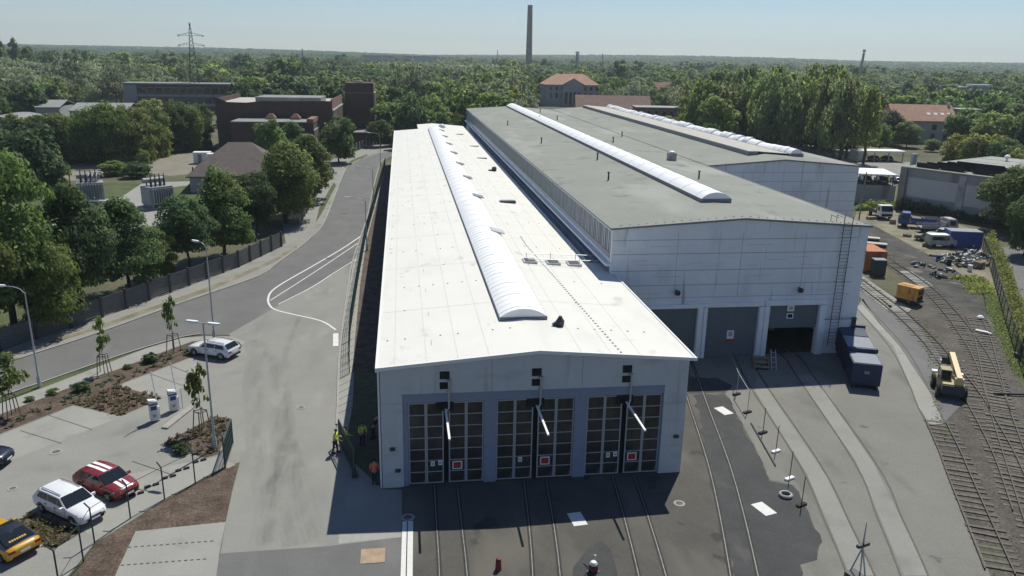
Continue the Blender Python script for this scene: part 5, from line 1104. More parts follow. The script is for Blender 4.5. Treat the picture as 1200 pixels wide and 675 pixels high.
def truck(label, loc, rz, cab, bed, kind):
    t = thing('lorry', label, 'lorry', loc, rz)
    b = MB(); b.box(-3, -.45, .55, 2.6, .45, .8); b.build('chassis', 'darksteel', t)
    b = MB(); b.loft([[(1.0, y, z) for y, z in ((-1.1, .6), (1.1, .6), (1.1, 2.5), (-1.1, 2.5))], [(2.2, y, z) for y, z in ((-1.1, .6), (1.1, .6), (1.1, 2.5), (-1.1, 2.5))], [(2.7, y, z) for y, z in ((-1.05, .6), (1.05, .6), (1.0, 1.5), (-1.0, 1.5))]]); cb_ = b.build('cab', cab, t, bevel=.06)
    b = MB(); b.add([(2.71, -.95, 1.5), (2.71, .95, 1.5), (2.26, .95, 2.38), (2.26, -.95, 2.38)], [(0, 1, 2, 3)]); b.add([(p[0]+.02, p[1], p[2]+.01) for p in b.v[:4]], [(0, 1, 2, 3)]); b.build('windscreen', 'glass', cb_)
    b = MB(); b.box(2.6, -.9, .7, 2.72, .9, 1.1); b.build('grille', 'black', cb_)
    for s_ in (-1, 1):
        b = MB(); b.box(1.3, s_*1.105-.004, 1.5, 2.2, s_*1.105+.004, 2.2); b.build('side_window', 'glass', cb_)
        for x in (1.75, -1.9):
            b = MB(); y0, y1 = sorted((s_*.8, s_*1.1)); b.lathe([(.3, y0), (.48, y0+.02), (.48, y1-.02), (.3, y1)], (x, 0, .48), 14, 0, 'y'); b.build('wheel', 'rubber', t)
    if kind == 'flat':
        b = MB(); b.box(-3, -1.15, .85, .85, 1.15, 1.0); b.box(.72, -1.15, 1.0, .85, 1.15, 1.9); b.box(-3, -1.15, 1.0, .7, -1.08, 1.4); b.box(-3, 1.08, 1.0, .7, 1.15, 1.4); b.build('load_bed', bed, t)
    elif kind == 'box':
        b = MB(); b.box(-3.1, -1.15, .85, .8, 1.15, 2.7); b.build('load_box', bed, t, bevel=.03)
    return t
truck('white cabbed lorry with dark grille facing the yard by the weeds', G(1038, 257)+Vector((0, 1.8, 0)), -1.75, 'cabwhite', 'darksteel', 'flat')
truck('blue flatbed lorry parked beside the scrap heap', G(1076, 268)+Vector((0, .8, 0)), -.55+PI, 'cdark' if 0 else 'tarp', 'tarp', 'flat')
t = truck('rusty tipper lorry loaded with scrap between the blue lorry and blue container', G(1098, 273), -.2, 'scrap', 'rconc', 'flat')
def container(name, label, loc, rz, l, w, h, m, top=None, z0=.1):
    t = thing(name, label, 'container', loc, rz)
    b = MB(); P = []; n = int(l/.28)
    b.box(-l/2, -w/2, z0, l/2, w/2, h-.1)
    for i in range(n):
        x = -l/2+.12+i*(l-.24)/n
        for s_ in (-1, 1): y0, y1 = sorted((s_*w/2, s_*(w/2+.03))); b.box(x, y0, z0+.12, x+.13, y1, h-.2)
    b.build('container_body', m, t)
    b = MB(); b.box(-l/2-.04, -w/2-.05, h-.1, l/2+.04, w/2+.05, h); b.build('roof', top or m, t)
    b = MB()
    for x in (-l/2, l/2):
        for y in (-w/2, w/2): b.box(x-.07, y-.07, 0, x+.07, y+.07, h-.1)
    b.build('corner_post', m, t)
    for s_ in (-1, 1):
        b = MB(); y0, y1 = sorted((s_*.03, s_*w/2*.94)); b.box(l/2, y0, z0+.1, l/2+.05, y1, h-.2); b.tube((l/2+.08, s_*.35, z0+.1), (l/2+.08, s_*.35, h-.2), .025); b.build('door', m, t)
    return t
container('storage_container', 'rusty orange container standing beside the tall hall wall', G(1022, 317)+Vector((.3, 1.6, 0)), -1.72, 4.4, 2.5, 2.7, 'orange', 'orange')
t = thing('waste_bin', 'dark grey cabinet bin in front of the orange container', 'bin', G(1030, 324)+Vector((0, .4, 0)), -.15)
b = MB(); b.box(-.75, -.6, .1, .75, .6, 2.1); b.build('cabinet_body', 'navy', t, bevel=.03); b = MB(); b.box(-.78, -.63, 2.1, .78, .63, 2.2); b.build('lid', 'greycover', t)
b = MB(); b.box(-.7, -.63, .2, -.03, -.602, 2.0); b.box(.03, -.63, .2, .7, -.602, 2.0); b.build('door', 'darksteel', t)
container('blue_container', 'bright blue container amid the scrap heap', G(1132, 292)+Vector((.2, 1.4, 0)), -.25, 4.4, 2.4, 2.6, 'tarp', 'greycover')
t = thing('delivery_van', 'white roofed van shell parked before the blue container', 'van', G(1105, 291)+Vector((0, .9, 0)), -.15)
b = MB(); b.loft([[(x, y, z) for y, z in ((-.85, .4), (.85, .4), (.85, 1.2), (.75, h_), (-.75, h_), (-.85, 1.2))] for x, h_ in ((-1.9, 1.85), (1.0, 1.9), (1.6, 1.3), (2.1, 1.1))]); b.build('body', 'scrap', t, bevel=.04)
b = MB(); b.box(-1.85, -.78, 1.91, 1.0, .78, 1.97); b.build('roof', 'white', t)
for s_ in (-1, 1):
    b = MB(); b.box(-1.6, s_*.83-.02, 1.15, .9, s_*.83+.02, 1.7); b.build('side_window', 'glass', t)
    for x in (-1.2, 1.4): b = MB(); y0, y1 = sorted((s_*.68, s_*.88)); b.lathe([(.2, y0), (.33, y0+.02), (.33, y1-.02), (.2, y1)], (x, 0, .33), 12, 0, 'y'); b.build('wheel', 'rubber', t)
# ochre wagon
t = thing('ochre_wagon', 'ochre topped rusty box wagon standing on the asphalt by the tracks', 'wagon', G(1072, 358)+Vector((-.2, .9, 0)), -1.05); t.scale = (.7, .72, .8)
b = MB(); b.box(-1.7, -1.0, .7, 1.7, 1.0, 2.5); b.build('wagon_body', 'ochre', t, bevel=.04)
b = MB(); b.box(-1.75, -1.05, 2.5, 1.75, 1.05, 2.6); b.box(-1.5, -.5, 2.6, .4, .2, 2.68); b.build('roof', 'ochre', t)
b = MB(); b.box(1.705, -.75, 1.6, 1.73, -.1, 2.25); b.box(1.705, .15, 1.6, 1.73, .75, 2.25); b.box(1.705, -.9, .8, 1.72, .9, 1.35); b.build('end_opening', 'black', t)
b = MB(); b.box(-1.8, -.9, .45, 2.0, .9, .7); b.tube((-1.7, 0, .6), (-2.6, 0, .5), .05); b.build('underframe', 'darksteel', t)
for x in (-1.1, 1.1):
    for s_ in (-1, 1): b = MB(); y0, y1 = sorted((s_*.78, s_*.98)); b.lathe([(.2, y0), (.42, y0+.02), (.42, y1-.02), (.2, y1)], (x, 0, .42), 14, 0, 'y'); b.build('wheel', 'rubber', t)
# navy roll-off container against the hall corner
a, c = G(1012, 455), G(990, 408); d = (c-a); an = math.atan2(d.y, d.x)
t = thing('roll_off_container', 'dark navy roll off container with grey cover at the tall hall corner', 'container', G(1012.5, 455), an)
b = MB(); V = []
b.xprism([(-.2, .35), (2.6, .35), (2.6, 2.2), (-.2, 2.2)], -1.15, 1.15); b.xprism([(2.9, .35), (8.6, .35), (8.9, 2.55), (2.9, 2.4)], -1.15, 1.15)
for i in range(9): x = 3.1+i*.66; b.box(x, -1.22, .4, x+.1, -1.15, 2.35); b.box(x, 1.15, .4, x+.1, 1.22, 2.35)
b.box(2.55, -1.25, 2.25, 2.95, 1.25, 2.6); b.box(8.6, -1.25, 2.35, 9.0, 1.25, 2.75); b.box(-.3, -1.0, .05, 8.6, -.8, .35); b.box(-.3, .8, .05, 8.6, 1.0, .35); b.build('container_body', 'navy', t, bevel=.02)
b = MB(); b.box(-.1, -1.05, 2.202, 2.5, 1.05, 2.26); b.box(3.0, -1.08, 2.42, 6.1, 1.08, 2.5); b.build('cover', 'greycover', t)
b = MB(); b.box(6.1, -1.08, 2.46, 8.55, 1.08, 2.56); b.build('rear_cover', 'navy', t)
b = MB(); b.box(-.225, -.2, 1.35, -.205, .2, 1.6); b.build('label_plate', 'greycover', t)
# telehandler
t = thing('telehandler', 'sand coloured telescopic loader with boom standing beside the tracks', 'loader', (45.9, 10.4, .0), 1.11); t.scale = (.9, .9, .92)
b = MB(); b.loft([[(x, y, z) for y, z in ((-.95, .7), (.95, .7), (1.0, 1.1), (.9, h_), (-.9, h_), (-1.0, 1.1))] for x, h_ in ((-1.75, 1.45), (-1.0, 1.6), (.3, 1.35), (1.7, 1.15))]); b.build('chassis', 'yellow', t, bevel=.05)
b = MB(); b.box(-1.9, -.9, .55, -1.7, .9, 1.35); b.box(-1.92, -.5, .85, -1.9, -.3, 1.0, 0); b.build('counterweight', 'darksteel', t)
b = MB(); b.xprism([(-.8, 1.4), (.55, 1.3), (.75, 1.7), (.25, 2.35), (-.7, 2.35)], .1, .95); cbn = b.build('cab', 'glass', t); b = MB(); b.box(-.78, .08, 2.352, .3, .97, 2.42); b.build('cab_roof', 'yellow', cbn)
b = MB()
for p, q in (((.75, .12, 1.7), (.27, .12, 2.35)), ((.75, .95, 1.7), (.27, .95, 2.35)), ((-.8, .95, 1.4), (-.7, .95, 2.35)), ((-.8, .12, 1.4), (-.7, .12, 2.35))): b.tube(p, q, .05)
b.build('cab_pillar', 'yellow', cbn)
b = MB(); b.obox((0, 0, 0), .1, .1, .1); b = MB(); b.loft([[(x, y-.42, z) for y, z in ((-.24, zz-.22), (.24, zz-.22), (.24, zz+.2), (-.24, zz+.2))] for x, zz in ((-1.6, 1.9), (3.0, 2.75))]); b.box(-1.65, -.8, 1.3, -1.2, -.05, 2.0); b.build('boom', 'cream', t, bevel=.03)
b = MB(); b.box(2.95, -.7, 1.9, 3.15, -.15, 2.85); b.box(3.15, -1.0, 1.7, 3.25, .3, 2.3); b.build('boom_head', 'darksteel', t)
b = MB()
for y in (-.8, .2): b.box(3.25, y-.06, 1.7, 4.4, y+.06, 1.78)
b.build('fork', 'steel', t)
b = MB()
for s_ in (-1, 1): b.path([(3.7, s_*.4-.3, 2.1), (4.0, s_*1.0-.3, 2.2), (3.8, s_*1.4-.3, 2.0), (3.4, s_*1.2-.3, 2.0), (3.3, s_*.5-.3, 2.1), (3.7, s_*.4-.3, 2.1)], .03, 6)
b.build('slung_cable', 'stone', t)
b = MB(); b.box(2.0, .45, .9, 2.5, 1.15, 1.25); b.box(2.0, -1.5, .9, 2.5, -1.0, 1.2); b.build('front_lamp_box', 'white', t)
for x in (-1.2, 1.3):
    for s_ in (-1, 1): b = MB(); y0, y1 = sorted((s_*.85, s_*1.25)); b.lathe([(.3, y0), (.55, y0+.03), (.6, y0+.1), (.6, y1-.1), (.55, y1-.03), (.3, y1)], (x, 0, .6), 18, 0, 'y'); w_ = b.build('wheel', 'rubber', t); b = MB(); b.lathe([(.26, s_*1.255-.003), (.26, s_*1.255+.003)], (x, 0, .6), 14, 0, 'y'); b.build('rim', 'yellow', w_)
# scrap, sheets, boards
def heap(label, spots, mats, cat='scrap'):
    b = MB()
    for x, y, n, r, h_ in spots:
        c = G(x, y)
        for i in range(n):
            a = rnd.uniform(0, 6.28); rr_ = r*math.sqrt(rnd.random()); z = max(0, h_*(1-rr_/r)*rnd.random())
            b.obox((c.x+rr_*math.cos(a), c.y+rr_*math.sin(a), z), rnd.uniform(.15, .9), rnd.uniform(.08, .5), rnd.uniform(.04, .4), rnd.uniform(0, 3.1), rnd.randrange(len(mats)))
    for i, v in enumerate(b.v):
        b.v[i] = (v[0], v[1], v[2]+.12*math.sin(v[0]*5+v[1]*3) if v[2] > .02 else v[2])
    tag(b.build('scrap_heap', mats), label, cat, None, 'stuff')
heap('scattered pale scrap and sheets around the blue container', [(1128, 308, 110, 3.2, 1.3), (1140, 300, 50, 2.2, 1.2), (1118, 303, 50, 1.8, .7), (1105, 281, 50, 2.0, 1.5), (1123, 280, 44, 2.2, 1.0)], ['scrap', 'rconc', 'rubber', 'sleeper', 'scrap', 'white', 'navy', 'stone'])
heap('grey cable coils and debris on the cinder path', [(1081, 312, 16, 1.5, .3), (1098, 325, 14, 1.0, .6), (1110, 318, 8, 1.0, .3)], ['scrap', 'navy', 'rubber', 'cabwhite'])
wr = car('car_wreck', 'faded grey car wreck beside the rusty tipper lorry', G(1091, 284)+Vector((0, .6, .02)), 2.2, 'oldpaint', 'hatch', L=4.1)
dup(wr, G(1110, 279)+Vector((0, .8, .02)), .7, 'faded grey car wreck between tipper lorry and orange bundles')
for x, y, n_, lab in ((1086, 289, 4, 'stack of pallets before the grey car wreck'), (1094, 300, 2, 'low stack of pallets on the dry ground'), (1046, 262, 5, 'stack of pallets right of the white cabbed lorry'), (1147, 314, 6, 'tall stack of pallets against the right fence'), (1063, 277, 3, 'stack of pallets in front of the blue flatbed lorry')):
    b = MB(); an = rnd.uniform(0, 3)
    for i in range(n_):
        for j in range(5): b.obox((math.cos(an+PI/2)*(j-2)*.22, math.sin(an+PI/2)*(j-2)*.22, .11+i*.15), 1.2, .13, .03, an)
        for j in (-1, 0, 1): b.obox((math.cos(an)*j*.5, math.sin(an)*j*.5, .01+i*.15), .1, .95, .1, an)
    tag(b.build('pallet_stack', 'pallet', None, G(x, y)), lab, 'pallets')
for i, (x, y, m, lab) in enumerate(((1099, 306, 'tarp', 'blue oil drum on the dry ground'), (1112, 311, 'rubber', 'black oil drum beside the scrap heap'), (1084, 270, 'red', 'dark red oil drum beside the blue lorry'), (1136, 318, 'cabwhite', 'white oil drum by the pale weeds'))):
    b = MB(); b.lathe([(.29, 0), (.3, .02), (.29, .28), (.305, .3), (.29, .32), (.29, .58), (.305, .6), (.29, .62), (.3, .87), (.27, .88)], n=14); tag(b.build('oil_drum', m, None, G(x, y)), lab, 'drum')
t = thing('garden_skip', 'grey waste skip behind the faded car wreck', 'skip', G(1094, 264)+Vector((0, .5, 0)), -.2); b = MB(); b.xprism([(-1.2, 0), (1.2, 0), (1.7, 1.3), (1.6, 1.3), (1.1, .15), (-1.1, .15), (-1.6, 1.3), (-1.7, 1.3)], -.8, .8); b.box(-1.3, -.83, .0, 1.3, -.8, 1.25); b.box(-1.3, .8, 0, 1.3, .83, 1.25); b.build('skip_body', 'rconc', t)
for x, y, z, lab, m in ((1117, 272, .4, 'orange bundle lying in the scrap heap', 'hiviso'), (1122, 273, .2, 'orange bundle at the right of the scrap heap', 'hiviso')):
    b = MB(); b.sphere((0, 0, .4), .6, .7); tag(b.build('orange_bundle', m, None, G(x, y)), lab, 'bundle')
for x, y, lab in ((1027, 289, 'pale flat slab stack nearer the orange container'), (1019, 282, 'pale flat slab stack at the corner of the tall hall')):
    t = thing('slab_stack', lab, 'slab stack', G(x, y), -.5); b = MB(); b.box(-1.3, -.55, .0, 1.3, .55, .4); b.build('supports', 'darksteel', t); b = MB(); b.box(-1.4, -.65, .4, 1.4, .65, .55); b.build('slab', 'stone', t)
b = MB(); b.lathe([(.02, 0), (.75, .02), (.8, .15), (.6, .22), (.02, .25)], n=16); tag(b.build('rusty_ring', 'sleeper', None, G(1109, 302)), 'flat rusty round lid on the dry ground', 'lid')
b = MB(); b.obox((0, 0, 0), 1.1, .45, .08, 2.3); b.obox((.3, -.4, 0), .9, .25, .06, 1.9); tag(b.build('white_sheet', 'cabwhite', None, G(1150, 390)+Vector((0, 0, .15))), 'white bent sheet lying across the end of the siding', 'sheet')
b = MB(); b.lathe([(.3, 0), (.35, .25), (.2, .4), (.02, .42)], n=10); tag(b.build('white_block', 'white', None, G(1148.5, 374)), 'white block at the far end of the siding', 'block')
b = MB(); b.obox((0, 0, 0), 3.2, .12, .16, .0); b.obox((1.9, .1, 0), .5, .5, .45, .3); b.obox((2.3, -.3, 0), .3, .3, .5, .3); tag(b.build('point_lever', 'darksteel', None, G(1187, 464)+Vector((0, 0, .1)), -.15), 'dark point lever and rodding at the switch', 'point lever')
b = MB(); b.box(-.8, -.4, 0, .8, .4, .5); tag(b.build('timber_block', 'wood', None, G(1021, 257), .1), 'dark timber block beside the white cabbed lorry', 'block')
# ================================================================== PEOPLE
def skin(name, m, nodes, edges, parent, root=0, sub=1):
    me = bpy.data.meshes.new(name); me.from_pydata([n[0] for n in nodes], edges, []); o = bpy.data.objects.new(name, me); COL.objects.link(o)
    o.parent = parent; me.materials.append(M[m])
    md = o.modifiers.new('skin', 'SKIN'); md.use_smooth_shade = True
    for i, v in enumerate(me.skin_vertices[0].data): v.radius = (nodes[i][1], nodes[i][1] if len(nodes[i]) < 3 else nodes[i][2]); v.use_root = (i == root)
    s = o.modifiers.new('sub', 'SUBSURF'); s.levels = s.render_levels = sub; return o
def person(label, loc, rz, vest, step=.12, lean=0., arm=(.35, .25), hair='hair'):
    """x forward; arms = forward swing of the two hands"""
    t = thing('person', label, 'person', loc, rz); l = lean
    hp = (0, 0, .92); ch = (l*.4, 0, 1.25); nk = (l*.62, 0, 1.47); hd0 = (l*.68+.01, 0, 1.55); hd = (l*.78+.02, 0, 1.66); ht_ = (l*.82+.01, 0, 1.75)
    N = [(hp, .13, .15), (ch, .13, .17), ((l*.58, 0, 1.42), .09, .15), (nk, .055, .055), (hd0, .07, .065), (hd, .095, .08), (ht_, .07, .06)]; E = [(i, i+1) for i in range(6)]
    AN = []
    for k, s_ in enumerate((1, -1)):
        a = arm[k]; sh = (l*.58, s_*.20, 1.41); el = (l*.5+a*.35, s_*.27, 1.14); wr = (l*.5+a, s_*.22, .92+a*.3); i0 = len(N)
        N += [(sh, .06, .06), (el, .045, .045), (wr, .032, .032)]; E += [(2, i0), (i0, i0+1), (i0+1, i0+2)]
        d = Vector(wr)-Vector(el); d.normalize(); pm = Vector(wr)+d*.07; N.append((tuple(pm), .035, .02)); E.append((i0+2, i0+3))
        for f in range(4):
            off = Vector((.012*(f-1.5)*1.6, 0, 0)); r1 = pm+d*.05+off; r2 = r1+d*(.045 if f in (1, 2) else .035)+Vector((.01, -s_*.015, 0)); j = len(N); N += [(tuple(r1), .010, .010), (tuple(r2), .008, .008)]; E += [(i0+3, j), (j, j+1)]
        j = len(N); N.append((tuple(Vector(wr)+d*.05+Vector((.05, -s_*.01, 0))), .011, .011)); E.append((i0+3, j)); AN.append((sh, el, wr))
        f = step*s_; i1 = len(N); N += [((f*.1, s_*.09, .86), .09, .09), ((f*.6+.02, s_*.10, .48), .06, .06), ((f, s_*.10, .08), .04, .04), ((f+.16, s_*.11, .035), .035, .035)]; E += [(0, i1), (i1, i1+1), (i1+1, i1+2), (i1+2, i1+3)]
    skin('body', 'skin', N, E, t)
    V = [(hp, .145, .17), (ch, .15, .19), ((l*.58, 0, 1.40), .11, .165), ((l*.6, 0, 1.455), .075, .08)]; E = [(0, 1), (1, 2), (2, 3)]
    for k in range(2):
        j = len(V); sh, el, wr = AN[k]; V += [(sh, .078, .078), (el, .06, .06), (tuple(Vector(el).lerp(Vector(wr), .75)), .048, .048)]; E += [(2, j), (j, j+1), (j+1, j+2)]
    skin('jacket', vest, V, E, t)
    T = [((0, 0, .95), .14, .165)]; E = []
    for s_ in (1, -1):
        f = step*s_; j = len(T); T += [((f*.1, s_*.095, .84), .11, .105), ((f*.6+.02, s_*.10, .48), .08, .08), ((f, s_*.10, .12), .065, .065)]; E += [(0, j), (j, j+1), (j+1, j+2)]
    skin('trousers', 'cloth', T, E, t)
    b = MB()
    for s_ in (1, -1): f = step*s_; b.loft([[(f+x, s_*.105+y*w, z) for y, z in ((-1, 0), (1, 0), (1, h_), (-1, h_))] for x, w, h_ in ((-.1, .045, .12), (.02, .05, .12), (.12, .05, .08), (.21, .03, .05))])
    b.build('shoes', 'black', t)
    b = MB(); b.lathe([(.104, -.015), (.108, .03), (.09, .085), (.05, .115), (.005, .122)], (hd[0]-.015, 0, hd[2]), 12); b.build('hair', hair, t)
    b = MB(); c = Vector((hd[0]+.088, 0, hd[2]-.02)); b.add([c+Vector((-.01, -.012, .02)), c+Vector((-.01, .012, .02)), c+Vector((.022, 0, -.018)), c+Vector((-.005, -.014, -.022)), c+Vector((-.005, .014, -.022))], [(0, 1, 2), (0, 2, 3), (1, 4, 2), (3, 2, 4)])
    b.build('nose', 'skin', t)
    b = MB()
    for s_ in (1, -1): b.sphere((hd[0]+.082, s_*.034, hd[2]+.008), .011, 1, 6)
    b.build('eyes', 'black', t)
    return t
person('person in orange vest and dark trousers standing at the hall corner', G(441.5, 567.5)+Vector((-.12, 0, .03)), 1.7, 'hiviso', .06, 0, (.1, .12))
person('person in yellow vest in the sun holding the open gate', G(393, 531)+Vector((0, 0, .03)), -.2, 'hivisy', .14, .12, (.45, .4))
person('person in yellow vest hidden behind the gate mesh', G(404, 528)+Vector((0, 0, .03)), .6, 'hivisy', .1, .2, (.3, .4))
person('person in yellow vest standing in the hall shadow', G(425, 522)+Vector((0, 0, .03)), -1.2, 'hivisy', .08, .05, (.15, .2))
person('person in dark clothes bending by the hall wall', G(437, 514)+Vector((0, 0, .03)), .4, 'cloth', .15, .55, (.5, .45))
# ================================================================== TREES
rng = np.random.default_rng(11)
def leafmesh(name, kind, m, n, leaf, seed, aspect=1., lobes=34, trunk=False):
    """a crown of about unit width and height (base at z=0): leaf faces on many uneven clumps"""
    r = np.random.default_rng(int(seed))
    def prof(z):
        if kind == 'round': return .5*np.sqrt(np.clip(1-((z-.45)/.56)**2, 0.02, 1))
        if kind == 'ovoid': return .5*np.clip((1-z)**.62*(.45+z*2.2).clip(0, 1)*1.28, .02, 1)
        if kind == 'column': return .5*np.clip(1-((z-.45)/.58)**4, .05, 1)*(.75+.25*np.sin(z*9+seed))
        if kind == 'cone': return .5*np.clip(1.02-z, .02, 1)
        if kind == 'broad': return .5*np.sqrt(np.clip(1-((z-.42)/.6)**2, .02, 1))**.8
    L = []; 
    for i in range(lobes):
        z = r.uniform(.06, .93)**(.9); R = prof(np.array(z)); a = r.uniform(0, 2*PI); q = R*np.sqrt(r.uniform(.1, 1))*.84
        s = r.uniform(.09, .19)*(1.15 if z < .75 else .75)
        L.append((q*math.cos(a), q*math.sin(a), z, s*(.75 if kind in ('column', 'cone') else 1)))
    L = np.array(L); w = L[:, 3]**2; idx = r.choice(len(L), n, p=w/w.sum())
    d = r.normal(size=(n, 3)); d[:, 2] = np.abs(d[:, 2])*.75+d[:, 2]*.25; d /= np.linalg.norm(d, axis=1)[:, None]
    rad = L[idx, 3]*(1-.42*r.random(n)**2)*(1+.30*(r.random(n) < .08))
    P = L[idx, :3]+d*rad[:, None]*np.array([1, 1, .92])
    out = P-np.array([0, 0, .4]); out /= np.linalg.norm(out, axis=1)[:, None]+1e-6
    nn = d*.75+out*.35+r.normal(size=(n, 3))*.5+np.array([0, 0, .35]); nn /= np.linalg.norm(nn, axis=1)[:, None]
    t = np.cross(nn, r.normal(size=(n, 3))); t /= np.linalg.norm(t, axis=1)[:, None]; b = np.cross(nn, t)
    if kind == 'broad' or m in ('silver', 'poplar'): t[:, 2] -= .6; t /= np.linalg.norm(t, axis=1)[:, None]; b = np.cross(nn, t)
    s = leaf*r.uniform(.55, 1.35, n)[:, None]
    a1 = t*s; b1 = b*s*(.62 if 'silver' not in m else .4)
    V = np.stack([P-a1*.9, P-b1+nn*s*.12, P+a1*1.1, P+b1+nn*s*.12], 1).reshape(-1, 3)
    me = bpy.data.meshes.new(name); nv = len(V)
    me.vertices.add(nv); me.vertices.foreach_set('co', V.astype(np.float32).ravel())
    me.loops.add(nv); me.loops.foreach_set('vertex_index', np.arange(nv, dtype=np.int32))
    me.polygons.add(n); me.polygons.foreach_set('loop_start', np.arange(0, nv, 4, dtype=np.int32)); me.polygons.foreach_set('loop_total', np.full(n, 4, dtype=np.int32))
    me.materials.append(LEAF[m]); me.update(); me.validate(); return me
def trunkmesh(seed, h=1., r0=.03):
    r = random.Random(seed); b = MB(); p = Vector((0, 0, 0)); n = 5
    for i in range(n):
        q = Vector((r.uniform(-.02, .02), r.uniform(-.02, .02), h*(i+1)/n)); b.tube(p, q, r0*(1-.14*i), r0*(1-.14*(i+1)), 7, caps=False); p = q
        if i > 1:
            for k in range(2): a = r.uniform(0, 6.3); b.tube(q, q+Vector((math.cos(a)*.25, math.sin(a)*.25, r.uniform(.1, .22))), r0*.4, r0*.12, 5, caps=False)
    o = b.build('trunk', 'bark'); me = o.data; bpy.data.objects.remove(o); return me
TR = [trunkmesh(i) for i in range(3)]
LM = {}
def crown(kind, m, q, v):
    k = (kind, m, q, v)
    if k not in LM:
        q0 = q; n, lf, lo = {0: (20000, .021, 80), 1: (6000, .034, 56), 2: (2300, .052, 40), 3: (1500, .055, 30), 4: (330, .085, 16), 5: (2300, .042, 60)}[q]
        LM[k] = leafmesh('crown_%s_%s' % (kind, m), kind, m, n, lf, hash((kind, m, q, v)) % 1000 if 0 else sum(map(ord, kind+m))*7+q*31+v*101, lobes=lo)
    return LM[k]
def tree(label, base, w, h, kind, m, q=0, v=0, group=None, clear=.14, name='tree', cat='tree', trunk=True):
    t = thing(name, label, cat, base, rnd.uniform(0, 6.28), group)
    c = bpy.data.objects.new('crown', crown(kind, m, q, v)); COL.objects.link(c); c.parent = t
    c.location = (0, 0, h*clear); c.scale = (w, w, h*(1-clear))
    if trunk:
        k = bpy.data.objects.new('trunk', TR[v % 3]); COL.objects.link(k); k.parent = t; k.scale = (max(h*.7, 1), max(h*.7, 1), h*.72)
    return t
def ptree(label, bx, by, ty, wpx, kind, m, q=0, v=0, group=None, clear=.14, name='tree'):
    b = G(bx, by); h = hgt(ty, b); w = wpx*depth(b)/FPX
    return tree(label, b, w, h*1.03, kind, m, q, v, group, clear, name)
NEAR = [
 ('tall pale green willow like tree at the left edge by the curved lamp', 18, 388, 186, 128, 'broad', 'mid', 0, 0, .1),
 ('large pale tree partly outside the left edge, above the road', -40, 420, 240, 110, 'broad', 'mid', 0, 1, .1),
 ('dark maple second from the left edge behind the panel fence', 97, 366, 224, 92, 'ovoid', 'dark', 0, 0, .1),
 ('small leafy tree low in front of the dark maple at the fence', 62, 388, 288, 74, 'round', 'mid', 0, 1, .05),
 ('dark ovoid maple standing before the pale grey transformer', 152, 345, 236, 82, 'ovoid', 'dark', 0, 1, .1),
 ('low bushy tree between two dark maples at the fence', 186, 330, 272, 44, 'round', 'mid', 0, 0, .06),
 ('dark round tree with bare trunk showing above the fence', 222, 318, 234, 64, 'round', 'dark', 0, 0, .2),
 ('bright ovoid tree in front of the bungalow roof', 263, 302, 201, 72, 'ovoid', 'mid', 0, 0, .1),
 ('dark round tree at the gateway beside the fence end', 302, 274, 206, 50, 'round', 'dark', 0, 1, .1),
 ('tall full tree at the roadside left of the picket fence', 336, 262, 168, 78, 'ovoid', 'mid', 0, 1, .06),
 ('tall leafy tree at the roadside above the picket fence', 362, 235, 160, 62, 'ovoid', 'mid', 0, 2, .06),
 ('rounded tree before the brick wing, left one', 315, 190, 142, 38, 'round', 'mid', 1, 0, .1),
 ('pointed tree before the brick wing, right one', 343, 186, 144, 36, 'ovoid', 'mid', 1, 1, .1),
 ('loose light willow at the road bend before the brick pilasters', 397, 191, 138, 44, 'round', 'mid', 1, 2, .05),
 ('dark bush like tree beside the brick tower', 446, 172, 140, 32, 'round', 'dark', 1, 0, .05),
 ('bright round tree at the far left corner of the white roof', 462, 165, 117, 56, 'round', 'bright', 1, 1, .05),
 ('dark conifer rising behind the far end of the white roof', 535, 152, 101, 30, 'cone', 'conifer', 1, 0, .02),
 ('broad yellow green tree behind the far end of the grey roof', 568, 140, 99, 56, 'broad', 'yellow', 1, 0, .05),
 ('yellowish shrub at the far end of the white roof', 512, 160, 128, 40, 'round', 'yellow', 1, 1, .03),
 ('dark tree at the far left end of the white roof', 490, 158, 115, 30, 'ovoid', 'dark', 1, 1, .05),
 ('silvery willow behind the brick tower, left crown', 478, 146, 78, 50, 'broad', 'silver', 1, 0, .04),
 ('silvery willow behind the brick tower, right crown', 500, 143, 86, 42, 'broad', 'silver', 1, 1, .04),
 ('huge full tree at the right edge beside the concrete shed', 1188, 272, 198, 76, 'round', 'mid', 0, 2, .05),
 ('dark tree in front of the hedge at the right edge', 1200, 300, 232, 46, 'round', 'dark', 0, 1, .05),
 ('dark tree in front of the pale gabled wing', 1044, 170, 131, 30, 'ovoid', 'dark', 1, 0, .05),
 ('olive round tree before the salmon roofed house', 1062, 173, 143, 32, 'round', 'mid', 1, 1, .05),
 ('green round tree left of the pale gabled wing', 1030, 176, 146, 24, 'round', 'mid', 1, 2, .05),
 ('full tree right of the salmon roofed house', 1125, 178, 130, 44, 'round', 'mid', 1, 0, .03),
 ('bright full tree behind the solar roof, middle of three', 1157, 184, 134, 50, 'round', 'bright', 1, 2, .03),
 ('full tree behind the solar roof nearest the right edge', 1188, 184, 136, 48, 'round', 'mid', 1, 1, .03),
 ('bright bush at the foot of the salmon roofed house', 1092, 178, 163, 18, 'round', 'bright', 1, 0, .02),
]
for a in NEAR: ptree(a[0], a[1], a[2], a[3], a[4], a[5], a[6], a[7], a[8], None, a[9])
